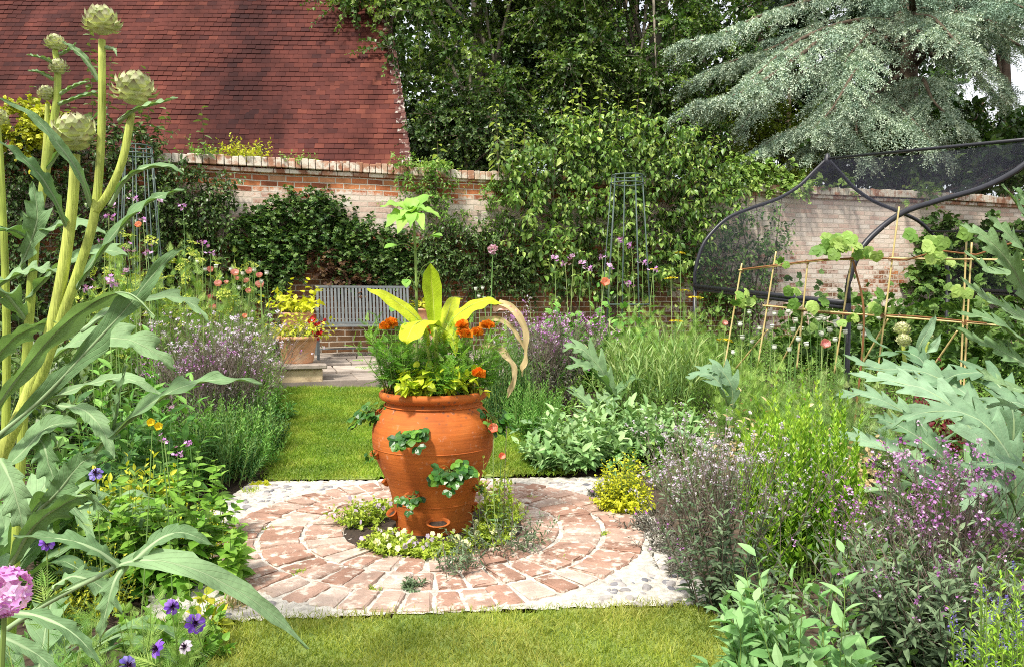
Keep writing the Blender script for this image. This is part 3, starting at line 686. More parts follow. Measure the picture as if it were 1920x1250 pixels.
# sprays catching the sun on the two dark trees
cp = cloud(1180, 1350, 250, 330, 14.9, 15.5, 10)
tree('holly_tree', 'low dark bush behind the wall left of the pear', gp(850, 15), cloud(775, 1010, 200, 330, 14.6, 16, 60), uni(.4, .6, 60), 18, 16, T_QW, .10, L_tree2, M_bark, P(880, 250, 15), .1, limbs=6)
cp = cloud(1370, 1560, 170, 330, 16.5, 18, 44)
tree('lime_leaved_tree', 'bright yellow-green tree glimpsed under the cedar boughs', gp(1480, 17.5), cp, uni(.4, .7, len(cp)), 10, 14, T_QW, .10, L_lime, M_bark, P(1480, 160, 17.5), .12, limbs=8)
cp = cloud(1520, 1990, 190, 330, 15.6, 16.6, 64, lambda x, y: y > 205)
tree('cherry_laurel', 'large-leaved dark laurel under the cedar behind the wall', gp(1720, 16), cp, uni(.35, .6, len(cp)), 8, 11, T_OVF, .24, L_laurel, M_bark, P(1730, 190, 16), .1, limbs=12, wd=.8)
cp = cloud(1480, 2050, 200, 340, 17.5, 20, 60, lambda x, y: y > 215)
tree('yew_hedge_tree', 'dark evergreen mass behind the laurel at the right edge', gp(1830, 19), cp, uni(.5, .8, len(cp)), 18, 14, T_QW, .13, L_tree2, M_bark, P(1840, 190, 19), .2, limbs=8)
# farther trees closing the view
for k, (px, d, x0, x1, lab) in enumerate(((700, 23, 560, 860, 'shadowy background tree behind the barn gable'), (960, 24, 830, 1090, 'shadowy background tree behind the beech'), (1190, 24, 1060, 1330, 'shadowy background tree behind the holm oak'), (1420, 23, 1290, 1560, 'shadowy background tree left of the cedar trunk'), (1640, 24, 1520, 1800, 'shadowy background tree behind the cedar trunk'), (1880, 23.5, 1770, 2010, 'shadowy background tree right of the cedar trunk'))):
    yb = 40 if px == 1880 else 330
    cp = cloud(x0, x1, -330, yb, d-1, d+1.5, 70)
    tree('background_tree', lab, gp(px, d), cp, uni(.8, 1.3, len(cp)), 20, 14, T_QW, .26, L_tree2 if k % 2 else L_tree, M_bark, P(px, -250, d), .25, group='dark trees closing the view', limbs=8, va=(0, .6))
# blue cedar
T_CN = quadT(.20, .1, 0, .5)
def cedar():
    base = gp(1690, 17); t = thing('blue_cedar', 'blue-grey cedar with long drooping boughs behind the fruit cage', 'tree', base); b_ = base
    gl, gw = G(), G()
    top = P(1700, -700, 17)
    gw.tubes(np.linspace(base, top, 14), np.linspace(.38, .12, 14), 12, .4)
    boughs = []
    ex = [[(1690, 40, 17), (1600, 40, 15.6), (1500, 75, 14.6), (1420, 140, 14), (1385, 175, 13.8)],
          [(1690, 90, 17), (1580, 55, 15.2), (1500, 105, 14.2), (1410, 165, 13.6), (1340, 190, 13.4), (1302, 197, 13.3)],
          [(1700, 0, 17), (1560, -5, 15.8), (1440, 25, 15), (1350, 65, 14.6), (1280, 80, 14.4)],
          [(1700, 20, 17), (1720, 30, 15.2), (1750, 35, 14), (1790, 75, 13.3), (1830, 105, 13)],
          [(1700, 10, 17), (1800, 25, 15.5), (1870, 45, 14.6), (1960, 70, 14)],
          [(1690, 120, 17), (1640, 95, 15.2), (1600, 140, 14.2), (1560, 205, 13.8), (1520, 245, 13.6)],
          [(1700, 160, 17), (1600, 190, 15), (1540, 225, 14.4), (1470, 250, 14.1), (1410, 290, 13.9)],
          [(1700, 170, 17), (1650, 185, 15.3), (1600, 220, 14.5), (1560, 250, 14.2), (1510, 285, 14)],
          [(1700, 170, 17), (1680, 190, 15.3), (1700, 215, 14.6), (1730, 245, 14.2), (1755, 275, 14)],
          [(1700, 130, 17), (1620, 200, 15), (1605, 240, 14.4), (1622, 285, 14.2)],
          [(1700, 60, 17), (1640, 60, 15.6), (1600, 95, 14.8), (1580, 125, 14.5)],
          [(1700, 150, 17), (1730, 150, 15.2), (1750, 190, 14.4), (1800, 238, 14)],
          [(1700, 60, 17), (1780, 70, 15.6), (1850, 120, 14.9), (1890, 170, 14.6)],
          [(1700, -60, 17), (1830, -30, 15), (1920, 5, 14.2), (1990, 30, 14)], [(1700, 30, 17), (1840, 55, 15.6), (1910, 85, 15), (1960, 110, 14.8)], [(1700, 90, 17), (1800, 120, 16), (1850, 160, 15.6), (1880, 200, 15.4)],
          [(1690, 60, 17), (1560, 40, 16.4), (1450, 90, 16), (1360, 120, 15.8), (1300, 150, 15.6)],
          [(1690, 60, 17), (1520, 130, 16.4), (1440, 170, 16), (1390, 240, 15.8)]]
    for b in ex: boughs.append(np.array([P(*q) for q in b]))
    for k in range(24):
        z0 = RG.uniform(5.7, 9.8); an = RG.uniform(0, 2*PI); L_ = RG.uniform(2.6, 4.4)
        s_ = np.array([base[0]+.02*z0, 17, z0]); dd = np.array([math.cos(an), math.sin(an), 0])
        if dd[0] > .35 and z0 < 5.6: continue
        boughs.append(np.array([s_, s_+dd*L_*.4+UP*.35, s_+dd*L_*.75+UP*.2, s_+dd*L_-UP*.35]))
    for bi, b in enumerate(boughs):
        hi = bi < 18  # listed boughs get lighter needles, sunlight painted into their tone
        pt = crom(b, 26); ln = np.linalg.norm(np.diff(pt, axis=0), axis=1).sum()
        gw.tubes(pt, np.linspace(.06, .008, 26), 5, .5)
        n2 = int(ln*19); ti = np.sort(uni(.12, 1, n2)); ii = ti*25; i0 = np.minimum(ii.astype(int), 24)
        p = pt[i0]+(pt[i0+1]-pt[i0])*(ii-i0)[:, None]; tg = nrm(pt[i0+1]-pt[i0])
        sd = nrm(np.cross(tg, UP)); sg = np.where(rnd(n2) > .5, 1, -1)[:, None]
        D = nrm(tg*.75+sd*sg*uni(.5, 1.1, n2)[:, None]+np.stack([np.zeros(n2)]*2+[RG.normal(-.05, .15, n2)], -1))
        L2 = uni(.35, .95, n2)*np.clip(1.25-.75*ti, .3, 1)*np.clip(ln/3.2, .5, 1.2)
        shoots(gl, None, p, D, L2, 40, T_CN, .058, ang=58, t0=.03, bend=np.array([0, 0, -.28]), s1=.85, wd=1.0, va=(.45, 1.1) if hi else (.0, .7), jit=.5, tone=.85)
        # drooping tertiaries
        n3 = n2*5; k3 = RG.integers(0, n2, n3); t3 = uni(.2, .9, n3)
        p3 = p[k3]+D[k3]*(L2[k3]*t3)[:, None]+np.array([0, 0, -.28])*(L2[k3]*t3**2)[:, None]
        D3 = nrm(D[k3]*.8+np.cross(D[k3], UP)*np.where(rnd(n3) > .5, .8, -.8)[:, None]+RG.normal(0, .14, (n3, 3))+np.array([0, 0, -.12]))
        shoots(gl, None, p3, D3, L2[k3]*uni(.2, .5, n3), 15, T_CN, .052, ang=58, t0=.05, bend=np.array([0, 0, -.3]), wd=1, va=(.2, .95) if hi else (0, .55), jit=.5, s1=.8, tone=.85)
    gw.V = [v-b_ for v in gw.V]; gl.V = [v-b_ for v in gl.V]
    gw.build('trunk', M_bark, t, True); gl.build('crown', L_cedar, t)
cedar()
# ================================================================== PLANT BUILDERS
def gd(py):
    lo, hi = 1.0, 13.0
    for _ in range(40):
        mid = (lo+hi)/2
        if 560+1450*(EYE-float(zg(mid)))/mid > py: lo = mid
        else: hi = mid
    return lo
def hgt(px, py, d): return float(P(px, py, d)[2]-zg(d))
_fl = {}
def flower_mesh(key, mt, build):
    if key not in _fl:
        g = G(); build(g); o = g.build(key, mt); me = o.data; bpy.data.objects.remove(o); _fl[key] = me
    return _fl[key]
def flower_parts(t, name, key, mt, build, pos, nr_, size, cap=100):
    """each flower is a part of its own; past the cap the farther ones become one 'stuff' part"""
    me = [flower_mesh(key+'_%d' % q, mt, build) for q in range(3)]
    loc = np.array(t.location); N = len(pos)
    dist = np.linalg.norm(pos+loc-np.array([0, 0, EYE]), axis=1); order = np.argsort(dist)
    for q in order[:cap]:
        o = bpy.data.objects.new(name, me[int(RG.integers(3))]); C.objects.link(o); o.parent = t
        o.location = Vector([float(x) for x in pos[q]]); s_ = float(size[q]); o.scale = (s_, s_, s_)
        o.rotation_euler = Vector([float(x) for x in nr_[q]]).to_track_quat('Z', 'Y').to_euler()
    if N > cap:
        r = order[cap:]; g = G(); ax = nrm(np.cross(nr_[r], RG.normal(0, 1, (len(r), 3)))); X = np.cross(ax, nr_[r])
        tmp = G(); build(tmp); T = (np.concatenate(tmp.V), np.concatenate(tmp.L), np.concatenate(tmp.S))
        s_ = size[r][:, None]; g.inst(T, pos[r], X*s_, ax*s_, nrm(nr_[r])*s_, rnd(len(r)))
        tag(g.build(name+'_mass', mt, t), kind='stuff')
def ins1(g, T, n=1, spread=0, s=1.0, tilt=.4):
    for _ in range(n):
        ax = nrm(np.array([RG.normal(), RG.normal(), RG.normal(0, tilt)])); p = RG.normal(0, spread, 3) if spread else np.zeros(3)
        leaves(g, T, p[None], ax[None], np.array([s]), None, np.array([[0, 0, 1.]]), None, 0, tilt)
B_single = lambda g: leaves(g, T_FLO, np.zeros((1, 3)), np.array([[0, 1., 0]]), np.array([1.]), None, None, None, 0, .02)
B_cluster = lambda g: leaves(g, T_FLO, RG.normal(0, .55, (7, 3)), RG.normal(0, 1, (7, 3)), np.full(7, .55), None, None, None, 0, .8)
def B_umbel(g):
    n = 44; p = disc(n, 1.0); p[:, 2] = .12-.2*(p[:, 0]**2+p[:, 1]**2); leaves(g, T_FLO, p, RG.normal(0, 1, (n, 3))*np.array([1, 1, .2]), np.full(n, .17), None, None, None, 0, .3)
def B_pompom(g):
    n = 60; p = nrm(RG.normal(0, 1, (n, 3))); leaves(g, quadT(.5, .1, 0), p*.35, p, np.full(n, .65), None, RG.normal(0, 1, (n, 3)), None, 0, .3)
def B_poppy(g):
    for k in range(5):
        th = k*1.257; blade(g, [np.zeros(3), np.array([math.cos(th)*.6, math.sin(th)*.6, .35]), np.array([math.cos(th)*.8, math.sin(th)*.8, 1.05])], .6, UP, 8, fold=.12, wav=.12, a=RG.random(), prof=[(0, .25), (.4, .9), (.8, 1), (1, .55)])
def B_pod(g): g.lathe([(.12, -1.0), (.3, -.95), (.75, -.5), (.85, 0), (.7, .45), (.5, .6), (.95, .66), (.95, .78), (.1, .86)], 12, a=RG.random())
def B_spike(g):
    n = 60; z = uni(-1, 1, n); th = uni(0, 6.28, n); w_ = .30*(1.15-z)/2.2+.06; p = np.stack([np.cos(th)*w_, np.sin(th)*w_, z], -1); leaves(g, T_Q, p, p*np.array([1, 1, .1])+UP*.15, np.full(n, .22), None, None, None, 0, .4)
def upright(name, px, py0, wpx, top, n, T, ll, per, lm, lab, cat='plant', grp=None, lean=.35, ang=45, wd=1., s1=.6, t0=.1, d=None, fill=.8, sm=None, bend=-.05, r=.0025, opp=False, va=(0, 1), drp=0, upw=.6, dep=.8, jit=.3, fl=None, vary=(.6, 1.05)):
    d = d or gd(py0); b_ = gp(px, d); t = thing(name, lab, cat, b_, grp); R_ = m(wpx/2, d); H = hgt(px, top, d)
    gl, gs = G(), G(); B = disc(n, 1.0)*np.array([R_*fill, R_*fill*dep, 0]); D = nrm(hemi(n, lean, 1.0)+B*np.array([.45/max(R_, .01)*lean, .45/max(R_, .01)*lean, 0]))
    rr_ = np.linalg.norm(B[:, :2], axis=1)/max(R_, .01); Rl = np.maximum(R_*1.05-np.linalg.norm(B[:, :2], axis=1)*.75, .3*R_)
    L = uni(*vary, n)*(1-.12*rr_**2)/np.sqrt((1-D[:, 2]**2)/Rl**2+(D[:, 2]/H)**2)
    shoots(gl, gs, B, D, L, per, T, ll, ang=ang, t0=t0, bend=np.array([0, 0, bend]), wd=wd, r=r, opp=opp, va=va, s1=s1, drp=drp, upw=upw, jit=jit)
    gl.build('foliage', lm, t); gs.build('stem', sm or M_stem, t)
    if fl:
        fn, nm, key, mt, bf, fs, up_ = fl; q = RG.permutation(n)[:fn] if fn <= n else RG.integers(0, n, fn)
        e = B[q]+D[q]*L[q][:, None]*uni(.9, 1.04, len(q))[:, None]+np.array([0, 0, bend])*L[q][:, None]
        flower_parts(t, nm, key, mt, bf, e, nrm(RG.normal(0, .5, (len(q), 3))+np.asarray(up_)), fs*uni(.75, 1.25, len(q)))
    return t
def wispy(name, px, py0, wpx, top, n, lm, P_, lab, d=None, nfl=160, fs=.012, leafz=(0, .62), ll=.05, lean=.5, br=6, grp=None, dep=.8, fdir=(0, -.5, .8), pr=.75, sm=None, dense=1.0, shift=(0, 0)):
    """bronze verbena: upright leafy stems ending in wiry branchlets tipped with tiny flowers"""
    d = d or gd(py0); b_ = gp(px, d); t = thing(name, lab, 'plant', b_, grp); R_ = m(wpx/2, d); H = hgt(px, top, d)
    gl, gs = G(), G(); B = disc(n, 1)*np.array([R_*.55, R_*.55*dep, 0]); D = nrm(hemi(n, lean, 1)+B*np.array([.5/R_*lean, .5/R_*lean, 0])+np.array([shift[0], shift[1], 0])); L = H*uni(.6, 1.02, n)/np.maximum(D[:, 2], .6)
    bend = np.array([0, 0, -.06]); T2 = T_LAN
    Ls = L*leafz[1]
    shoots(gl, None, B, D, Ls, int(15*dense), T2, ll, ang=58, t0=.08, bend=bend, s1=.6, wd=1.1, va=(0, 1))
    gs.tubes(stem_pts(B, D, L, np.broadcast_to(bend, B.shape), np.linspace(0, 1, 6)), np.linspace(.003, .0011, 6)[None, :]*np.ones((n, 1)), 3, rnd(n))
    k = np.repeat(np.arange(n), br); tt_ = uni(.5, .95, len(k)); bp = B[k]+D[k]*(L[k]*tt_)[:, None]+bend*(L[k]*tt_**2)[:, None]
    bD = nrm(D[k]+RG.normal(0, .33, (len(k), 3))); bL = L[k]*(1.02-tt_)*uni(.6, 1.1, len(k))+.05
    shoots(gl, gs, bp, bD, bL, 4, T_LAN, ll*.5, ang=50, t0=.1, r=.0013, s1=.5)
    gl.build('foliage', lm, t); gs.build('stem', sm or M_bstem, t)
    e = np.concatenate([bp+bD*bL[:, None], B+D*L[:, None]+bend*L[:, None]]); q = RG.permutation(len(e))[:nfl]
    if nfl: flower_parts(t, 'flower', 'verbena_flower_'+P_.name, P_, B_cluster, e[q], nrm(RG.normal(0, .3, (len(q), 3))+np.asarray(fdir)), fs*uni(.6, 1.25, len(q)))
    return t
def stalk(name, cat, px, py, d, lab, grp, part, key, mt, bf, size, base=None, face=(0, 0, 1), r=.0022, lv=None, lean=None, ll=.05, sm=None, nleaf=5, T=T_LAN):
    top = P(px, py, d); bx = top[0]+(RG.normal(0, .03) if base is None else m(base-px, d)); b_ = np.array([bx, d+RG.normal(0, .02), float(zg(d))])
    t = thing(name, lab, cat, b_, grp); e = top-b_; g = G(); mid = e*.55+np.array([e[0]*-.2+RG.normal(0, .008), 0, 0]); g.tubes(crom([np.zeros(3), mid, e], 8), np.linspace(r*1.3, r, 8), 5, RG.random()); g.build('stem', sm or L_seed, t)
    if lv is not None:
        g = G(); n = nleaf; tt_ = np.linspace(.1, .75, n); p = np.stack([np.interp(tt_, [0, .55, 1], [0, mid[q], e[q]]) for q in range(3)], -1); th = uni(0, 6.28, n)
        leaves(g, T, p, np.stack([np.cos(th), np.sin(th), np.full(n, .4)], -1), ll*uni(.6, 1.2, n)); g.build('foliage', lv, t)
    flower_parts(t, part, key, mt, bf, e[None], nrm(np.asarray(face, float)+RG.normal(0, .12, 3))[None], np.array([size]))
    return t
def climber(name, lab, polys, n, per, T, ll, lm, root, L=.25, off=(.04, .3), cat='climber', tips=(), tipL=.6, wd=1., drp=.2, out=.5, ang=65, second=None, va=(0, 1), uppish=.2, nstem=5, tipT=None):
    b_ = on_wall(root[0], 660, .12); b_[2] = float(zg(b_[1])); t = thing(name, lab, cat, b_, None)
    pts = []
    tot = 0
    areas = [abs(sum(p[i][0]*p[(i+1) % len(p)][1]-p[(i+1) % len(p)][0]*p[i][1] for i in range(len(p))))/2 for p in polys]
    for p, a in zip(polys, areas):
        k = int(n*a/sum(areas)); pl = np.array(p, float); got = 0
        while got < k:
            x = uni(pl[:, 0].min(), pl[:, 0].max(), 600); y = uni(pl[:, 1].min(), pl[:, 1].max(), 600); c = inpoly(x+RG.normal(0, 9, 600), y+RG.normal(0, 9, 600), p)
            for xx, yy in list(zip(x[c], y[c]))[:k-got]: pts.append(on_wall(xx, yy, RG.uniform(*off))); got += 1
    pts = np.array(pts)-b_; N = len(pts)
    D = nrm(WN*out+RG.normal(0, .6, (N, 3))+UP*uppish); gl, gs = G(), G(); upv = nrm(WN*.7+UP*.7)
    h = int(N*(1-(second[1] if second else 0)))
    def run(g_, p, D, L_, per, T, **k):
        shoots(g_, gs, p, D, L_, per, T, ll, ang=ang, t0=.1, bend=np.array([0, 0, -.3]), r=.0025, wd=wd, drp=drp, va=va, upw=.8, **k)
    run(gl, pts[:h], D[:h], L*uni(.5, 1.2, h), per, T)
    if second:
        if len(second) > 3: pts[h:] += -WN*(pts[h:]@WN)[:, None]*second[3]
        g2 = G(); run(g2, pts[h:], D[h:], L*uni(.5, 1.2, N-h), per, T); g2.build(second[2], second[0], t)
    for (x, y, o_, x0, y0) in tips:
        a_, e_ = on_wall(x0, y0, o_)-b_, on_wall(x, y, o_)-b_; Lh = np.linalg.norm(e_-a_)
        shoots(gl, gs, a_[None], (e_-a_)[None]/Lh, np.array([Lh]), int(Lh/.042), tipT or T, max(ll, .115)*1.3, ang=70, t0=.05, r=.006, wd=wd, drp=.45, va=(.75, 1.25), upw=.3, s1=.6)
    gl.build('foliage', lm, t)
    top = pts[np.argsort(-pts[:, 2])[:max(3, N//4)]]
    for k in range(nstem):
        e_ = top[RG.integers(len(top))]; s_ = WD*RG.normal(0, .12); md = (s_+e_)/2; md = md-WN*np.dot(md, WN)+WN*.05+WD*RG.normal(0, .15)
        gs.tubes(crom([s_-UP*.1, md*.6+s_*.4, md, e_], 14), np.linspace(.018, .005, 14), 6, .5)
    gs.build('stem', M_bark, t)
    return t

# ================================================================== THE URN
urn = thing('strawberry_urn', 'large orange terracotta strawberry urn at the centre of the brick circle', 'urn', UC+np.array([0, 0, .03]))
UO = np.array(urn.location); US = 3.97/1450
def uz(py): return EYE-(py-560)*US-.03
PROF = [(0, 1012), (69, 1012), (71, 985), (74, 958), (80, 925), (89, 897), (103, 866), (112, 838), (114, 815), (112, 795), (103, 775), (92, 762), (87, 753), (88, 750), (97, 746), (101, 741), (101, 735), (98, 731), (93, 731), (88, 737), (82, 752), (90, 775), (90, 782)]
cp_ = crom([(a*US, uz(b)) for a, b in PROF[1:12]], 40)
pr = [(0, cp_[0][1])]+[tuple(x) for x in cp_]+[(a*US, uz(b)) for a, b in PROF[12:]]
g = G(); g.lathe(pr, 72, wob=.004, cap=False)
g.build('body', M_terra, urn, True)
# throwing ridges round the shoulder and the waist
def urad(z):
    P_ = cp_; i = np.argsort(P_[:, 1]); return float(np.interp(z, P_[i, 1], P_[i, 0]))
g = G()
for py in (833, 936, 757):
    z = uz(py); r = urad(z)
    g.lathe([(r-.004, z-.004), (r+.0022, z-.002), (r+.0022, z+.002), (r-.004, z+.004)], 64, cap=False)
g.build('ridge', M_terra, urn, True)
g = G(); g.lathe([(84*US, uz(742)), (.1, uz(739)), (.005, uz(738))], 40, cap=False); g.build('compost', M_compost, urn)
def pocket_dir(px, py):
    z = uz(py); r = urad(z); sx = np.clip((px-812)*US/r, -.999, .999)
    return np.array([sx, -math.sqrt(1-sx*sx), 0]), r, z
POCK = {}
for nm, px, py, rad in (('a', 713, 842, .036), ('b', 742, 958, .050), ('c', 826, 962, .054), ('d', 783, 912, .036), ('e', 893, 908, .038), ('f', 887, 950, .036),
                        ('g', 850, 862, .040), ('h', 786, 795, .036), ('i', 704, 772, .036), ('j', 912, 780, .036), ('k', 712, 903, .036)):
    o_, r, z = pocket_dir(px, py)
    ax = nrm(UP*.82+o_*.57); s_ = nrm(np.cross(ax, UP)) if abs(ax[2]) < .999 else np.array([1, 0, 0]); f_ = np.cross(ax, s_)
    A = np.array([s_, f_*.52, ax*.9]); c_ = o_*(r+rad*.30)+UP*z
    g = G(); g.lathe([(.004, -rad*.95), (rad*.5, -rad*.85), (rad*.82, -rad*.55), (rad*.98, -rad*.2), (rad*1.0, 0), (rad*1.12, .002), (rad*1.15, .007), (rad*1.08, .011), (rad*.92, .009), (rad*.86, -.006), (rad*.8, -.012)], 28, c_, ax=A, cap=False)
    p_ = g.build('pocket', M_terra, urn, True)
    g = G(); g.lathe([(rad*.84, -.008), (rad*.4, -.004), (.002, -.003)], 20, c_, ax=A, cap=False); g.build('soil', M_compost, p_)
    POCK[nm] = (UO+c_, o_)

# ------------------------------------------------------------------ strawberries in the pockets
def strawberry(k, n, ll, lab, spread=.1, fruit=0, up=.5, grp='strawberry plants in the urn pockets'):
    p, o = POCK[k]; t = thing('strawberry_plant', lab, 'plant', p, grp)
    D = nrm(o*uni(.15, 1.1, n)[:, None]+RG.normal(0, .65, (n, 3))*np.array([1, 1, .35])+UP*uni(.1, up*2, n)[:, None]); L = spread*uni(.5, 1.1, n)
    bend = np.array([0, 0, -.5]); gs, gl = G(), G()
    shoots(None, gs, np.zeros((n, 3)), D, L, 0, None, 0, bend=bend, r=.0018, k=5)
    e = D*L[:, None]+bend*L[:, None]; tan = nrm(D+2*bend)
    leaves(gl, T_TRI, e-tan*.004, nrm(tan+np.array([0, 0, -.1])+o*.35), ll*uni(.75, 1.2, n), None, nrm(UP*.7+o*.8), None, 0, .3)
    gs.build('stem', M_stem, t, True); gl.build('foliage', L_straw, t)
    for q in range(fruit):
        g = G(); c_ = o*.045+RG.normal(0, .02, 3)+np.array([0, 0, -.03-.012*q]); g.lathe([(.001, -.012), (.006, -.006), (.008, .002), (.004, .007)], 8, c_); g.build('fruit', P_coral, t, True)
    return t
strawberry('h', 24, .062, 'strawberry plant spilling from the upper pocket just under the urn rim, with ripening berries', .09, 3)
strawberry('g', 26, .066, 'largest strawberry plant with round dark leaves on the right front of the urn', .125, 1)
strawberry('d', 15, .044, 'young pale green strawberry plant in the middle front pocket', .07)
strawberry('a', 8, .036, 'small strawberry seedling in the left shoulder pocket', .05)
strawberry('i', 30, .062, 'bushy strawberry plant jutting left from below the urn rim', .125)
strawberry('j', 30, .060, 'strawberry plant hanging on the right shoulder under the rim', .12, 2)
strawberry('e', 8, .032, 'tiny strawberry sprig in the right-hand waist pocket', .045)
# long runner stalks over the big one
# ------------------------------------------------------------------ banana plant
def blade(g, ctrl, wid, nrm0, n=30, prof=None, fold=.15, wav=0, lobes=0, lw=.6, a=.5, mat=0, wf=3, side=(1, 1), cols=4, pk=.05, tw=0, rib=None, ribmat=1, fwd=.5):
    """a leaf blade along a 3-D midrib; optional saw-shaped lobes pointing to the tip"""
    p = crom(ctrl, n); t = np.linspace(0, 1, n); T = nrm(np.gradient(p, axis=0)); N = np.broadcast_to(np.asarray(nrm0, float), (n, 3))
    S = nrm(np.cross(T, N)); N = np.cross(S, T)
    if tw:
        an = tw*t; c, s = np.cos(an)[:, None], np.sin(an)[:, None]; S, N = S*c+N*s, N*c-S*s
    if prof is None: prof = [(0, .25), (.15, .62), (.4, 1), (.65, .85), (.88, .35), (1, .01)]
    w = np.interp(t, [q[0] for q in prof], [q[1] for q in prof])*wid
    ln = np.linalg.norm(np.diff(p, axis=0), axis=1).sum()
    rows = []; us = []
    fr = np.linspace(-1, 1, 2*cols+1)
    ph = RG.uniform(0, 6)
    for f in fr:
        af = abs(f); sg = (f > 0)*1.0 or -1.0
        ww = w*(side[1] if f > 0 else side[0]); fw = 0
        if lobes:
            x = (t*lobes+(0.5 if f > 0 else 0)) % 1
            saw = np.where(x < .72, (x/.72)**.9, (1-x)/.28)
            ww = ww*(1-lw*(1-saw)*af**.5); fw = fwd*saw*ww*af
        z = fold*ww*af+pk*wid*np.sin(t*n*.55+f*4+ph)*np.sin(f*7+t*9+ph)*(af < .99)+.5*wav*wid*np.sin(t*wf*5.3+ph*2+f)*af**2+wav*wid*np.sin(t*wf*2*PI+ph+(1.3 if f > 0 else 0))*af**1.5
        rows.append(p+S*(np.sign(f)*af*ww)[:, None]+N*z[:, None]+T*(np.ones(n)*fw)[:, None] if lobes else p+S*(np.sign(f)*af*ww)[:, None]+N*z[:, None]); us.append(np.full(n, f))
    V = np.stack(rows, 1).reshape(-1, 3); U = np.stack(us, 1).ravel(); k = len(fr)
    i, j = np.meshgrid(np.arange(n-1), np.arange(k-1), indexing='ij')
    L = np.stack([i*k+j, i*k+j+1, (i+1)*k+j+1, (i+1)*k+j], -1).ravel()
    g.add(V, L, [4]*(len(L)//4), a, mat, U, np.repeat(t, k))
    if rib: g.tubes(p-N*rib*.35, np.linspace(rib, rib*.15, n), 6, .4, ribmat)
    return p
ban = thing('banana_plant', 'yellow-green banana plant with broad paddle leaves in the top of the urn', 'plant', UC+np.array([.02, 0, .75]))
bo_ = np.array(ban.location)
def lp(lst, o): return [P(*q)-o for q in lst]
g = G()
g.tubes(lp([(820, 738, 3.97), (819, 690, 3.97), (818, 650, 3.96), (816, 610, 3.95)], bo_), [.019, .017, .014, .010], 10, .3)
g.tubes(lp([(812, 738, 3.96), (806, 680, 3.95), (800, 640, 3.93)], bo_), [.012, .010, .006], 8, .6)
g.tubes(lp([(828, 738, 3.96), (834, 680, 3.95), (838, 640, 3.95)], bo_), [.012, .010, .006], 8, .6)
g.build('stem', M_ystem, ban, True)
cam_n = np.array([0, -.8, .6])
for nm, ct, wid, nn, kw in (
    ('leaf', [(806, 645, 3.94), (790, 605, 3.88), (750, 570, 3.84), (715, 550, 3.80), (688, 541, 3.78)], .062, (.35, -.55, .75), dict(fold=-.1, wav=.08, side=(1, .75))),
    ('leaf', [(822, 612, 3.93), (800, 600, 3.82), (778, 608, 3.72), (765, 632, 3.66), (763, 645, 3.65)], .082, (-.35, -.75, .55), dict(fold=-.1, wav=.06)),
    ('leaf', [(826, 640, 3.95), (845, 602, 3.98), (880, 574, 4.0), (915, 562, 4.02), (945, 570, 4.03)], .062, (-.25, -.5, .8), dict(fold=-.2, wav=.12, wf=4)),
    ('leaf', [(815, 630, 3.96), (813, 570, 3.97), (809, 530, 3.97), (807, 494, 3.95)], .046, (.1, -1, .1), dict(fold=.9, wav=.03, prof=[(0, .3), (.2, .8), (.6, 1.1), (.85, .85), (1, .05)])),
    ('leaf', [(824, 640, 3.96), (836, 600, 4.05), (850, 560, 4.12), (868, 560, 4.2)], .05, (-.3, -.7, .6), dict(fold=-.2, wav=.1)),
    ('leaf', [(834, 650, 3.96), (842, 625, 3.92), (852, 640, 3.88), (854, 668, 3.86)], .035, (.2, -.8, .5), dict(fold=-.2, wav=.1))):
    g = G(); blade(g, lp(ct, bo_), wid, nn, 30, a=RG.uniform(.3, .8), rib=.004, **kw); g.build(nm, [M_banana, M_ystem], ban, True)
PB = [(0, .8), (.3, 1), (.6, .7), (.85, .8), (1, .1)]
for ct, wid, mt in (([(935, 566, 4.03), (960, 578, 4.02), (980, 605, 4.0), (988, 640, 3.99), (984, 680, 3.99), (978, 705, 3.99)], .020, L_dry),
                    ([(905, 645, 4.0), (935, 655, 3.96), (955, 675, 3.94), (965, 700, 3.93), (958, 725, 3.93), (951, 745, 3.93)], .019, L_dry),
                    ([(900, 598, 4.03), (940, 600, 4.03), (968, 625, 4.02), (988, 660, 4.01)], .014, L_dry), ([(925, 580, 4.04), (945, 576, 4.03), (962, 582, 4.02), (972, 592, 4.01)], .018, P_pink)):
    g = G(); blade(g, lp(ct, bo_), wid, (.2, -.9, .4), 34, a=RG.uniform(.3, .8), fold=.4, wav=.35, wf=4, prof=PB, tw=RG.uniform(-2, 2)); g.build('withered_strap' if mt is L_dry else 'pink_leaf_tip', mt, ban, True)
# ------------------------------------------------------------------ sunflower
sf = thing('sunflower', 'tall young sunflower not yet open rising above the urn planting', 'plant', UC+np.array([-.08, .06, .75])); so_ = np.array(sf.location)
g = G(); sp_ = crom(lp([(783, 735, 4.03), (781, 640, 4.05), (781, 560, 4.06), (779, 480, 4.06), (776, 412, 4.04)], so_), 20)
g.tubes(sp_, np.linspace(.0085, .006, 20), 8, .7)
pet = [((776, 425), (800, 438), (812, 441)), ((780, 470), (762, 458), (745, 460)), ((781, 470), (795, 447), (805, 443)), ((780, 540), (768, 520), (762, 524)), ((781, 545), (790, 505), (806, 493)), ((781, 590), (770, 570), (745, 575))]
for a_, b_, c_ in pet: g.tubes(crom(lp([(*a_, 4.05), (*b_, 4.02), (*c_, 4.0)], so_), 8), np.linspace(.003, .0018, 8), 5, .7)
g.build('stem', M_stem, sf, True)
g = G(); HD = P(772, 400, 4.03)-so_
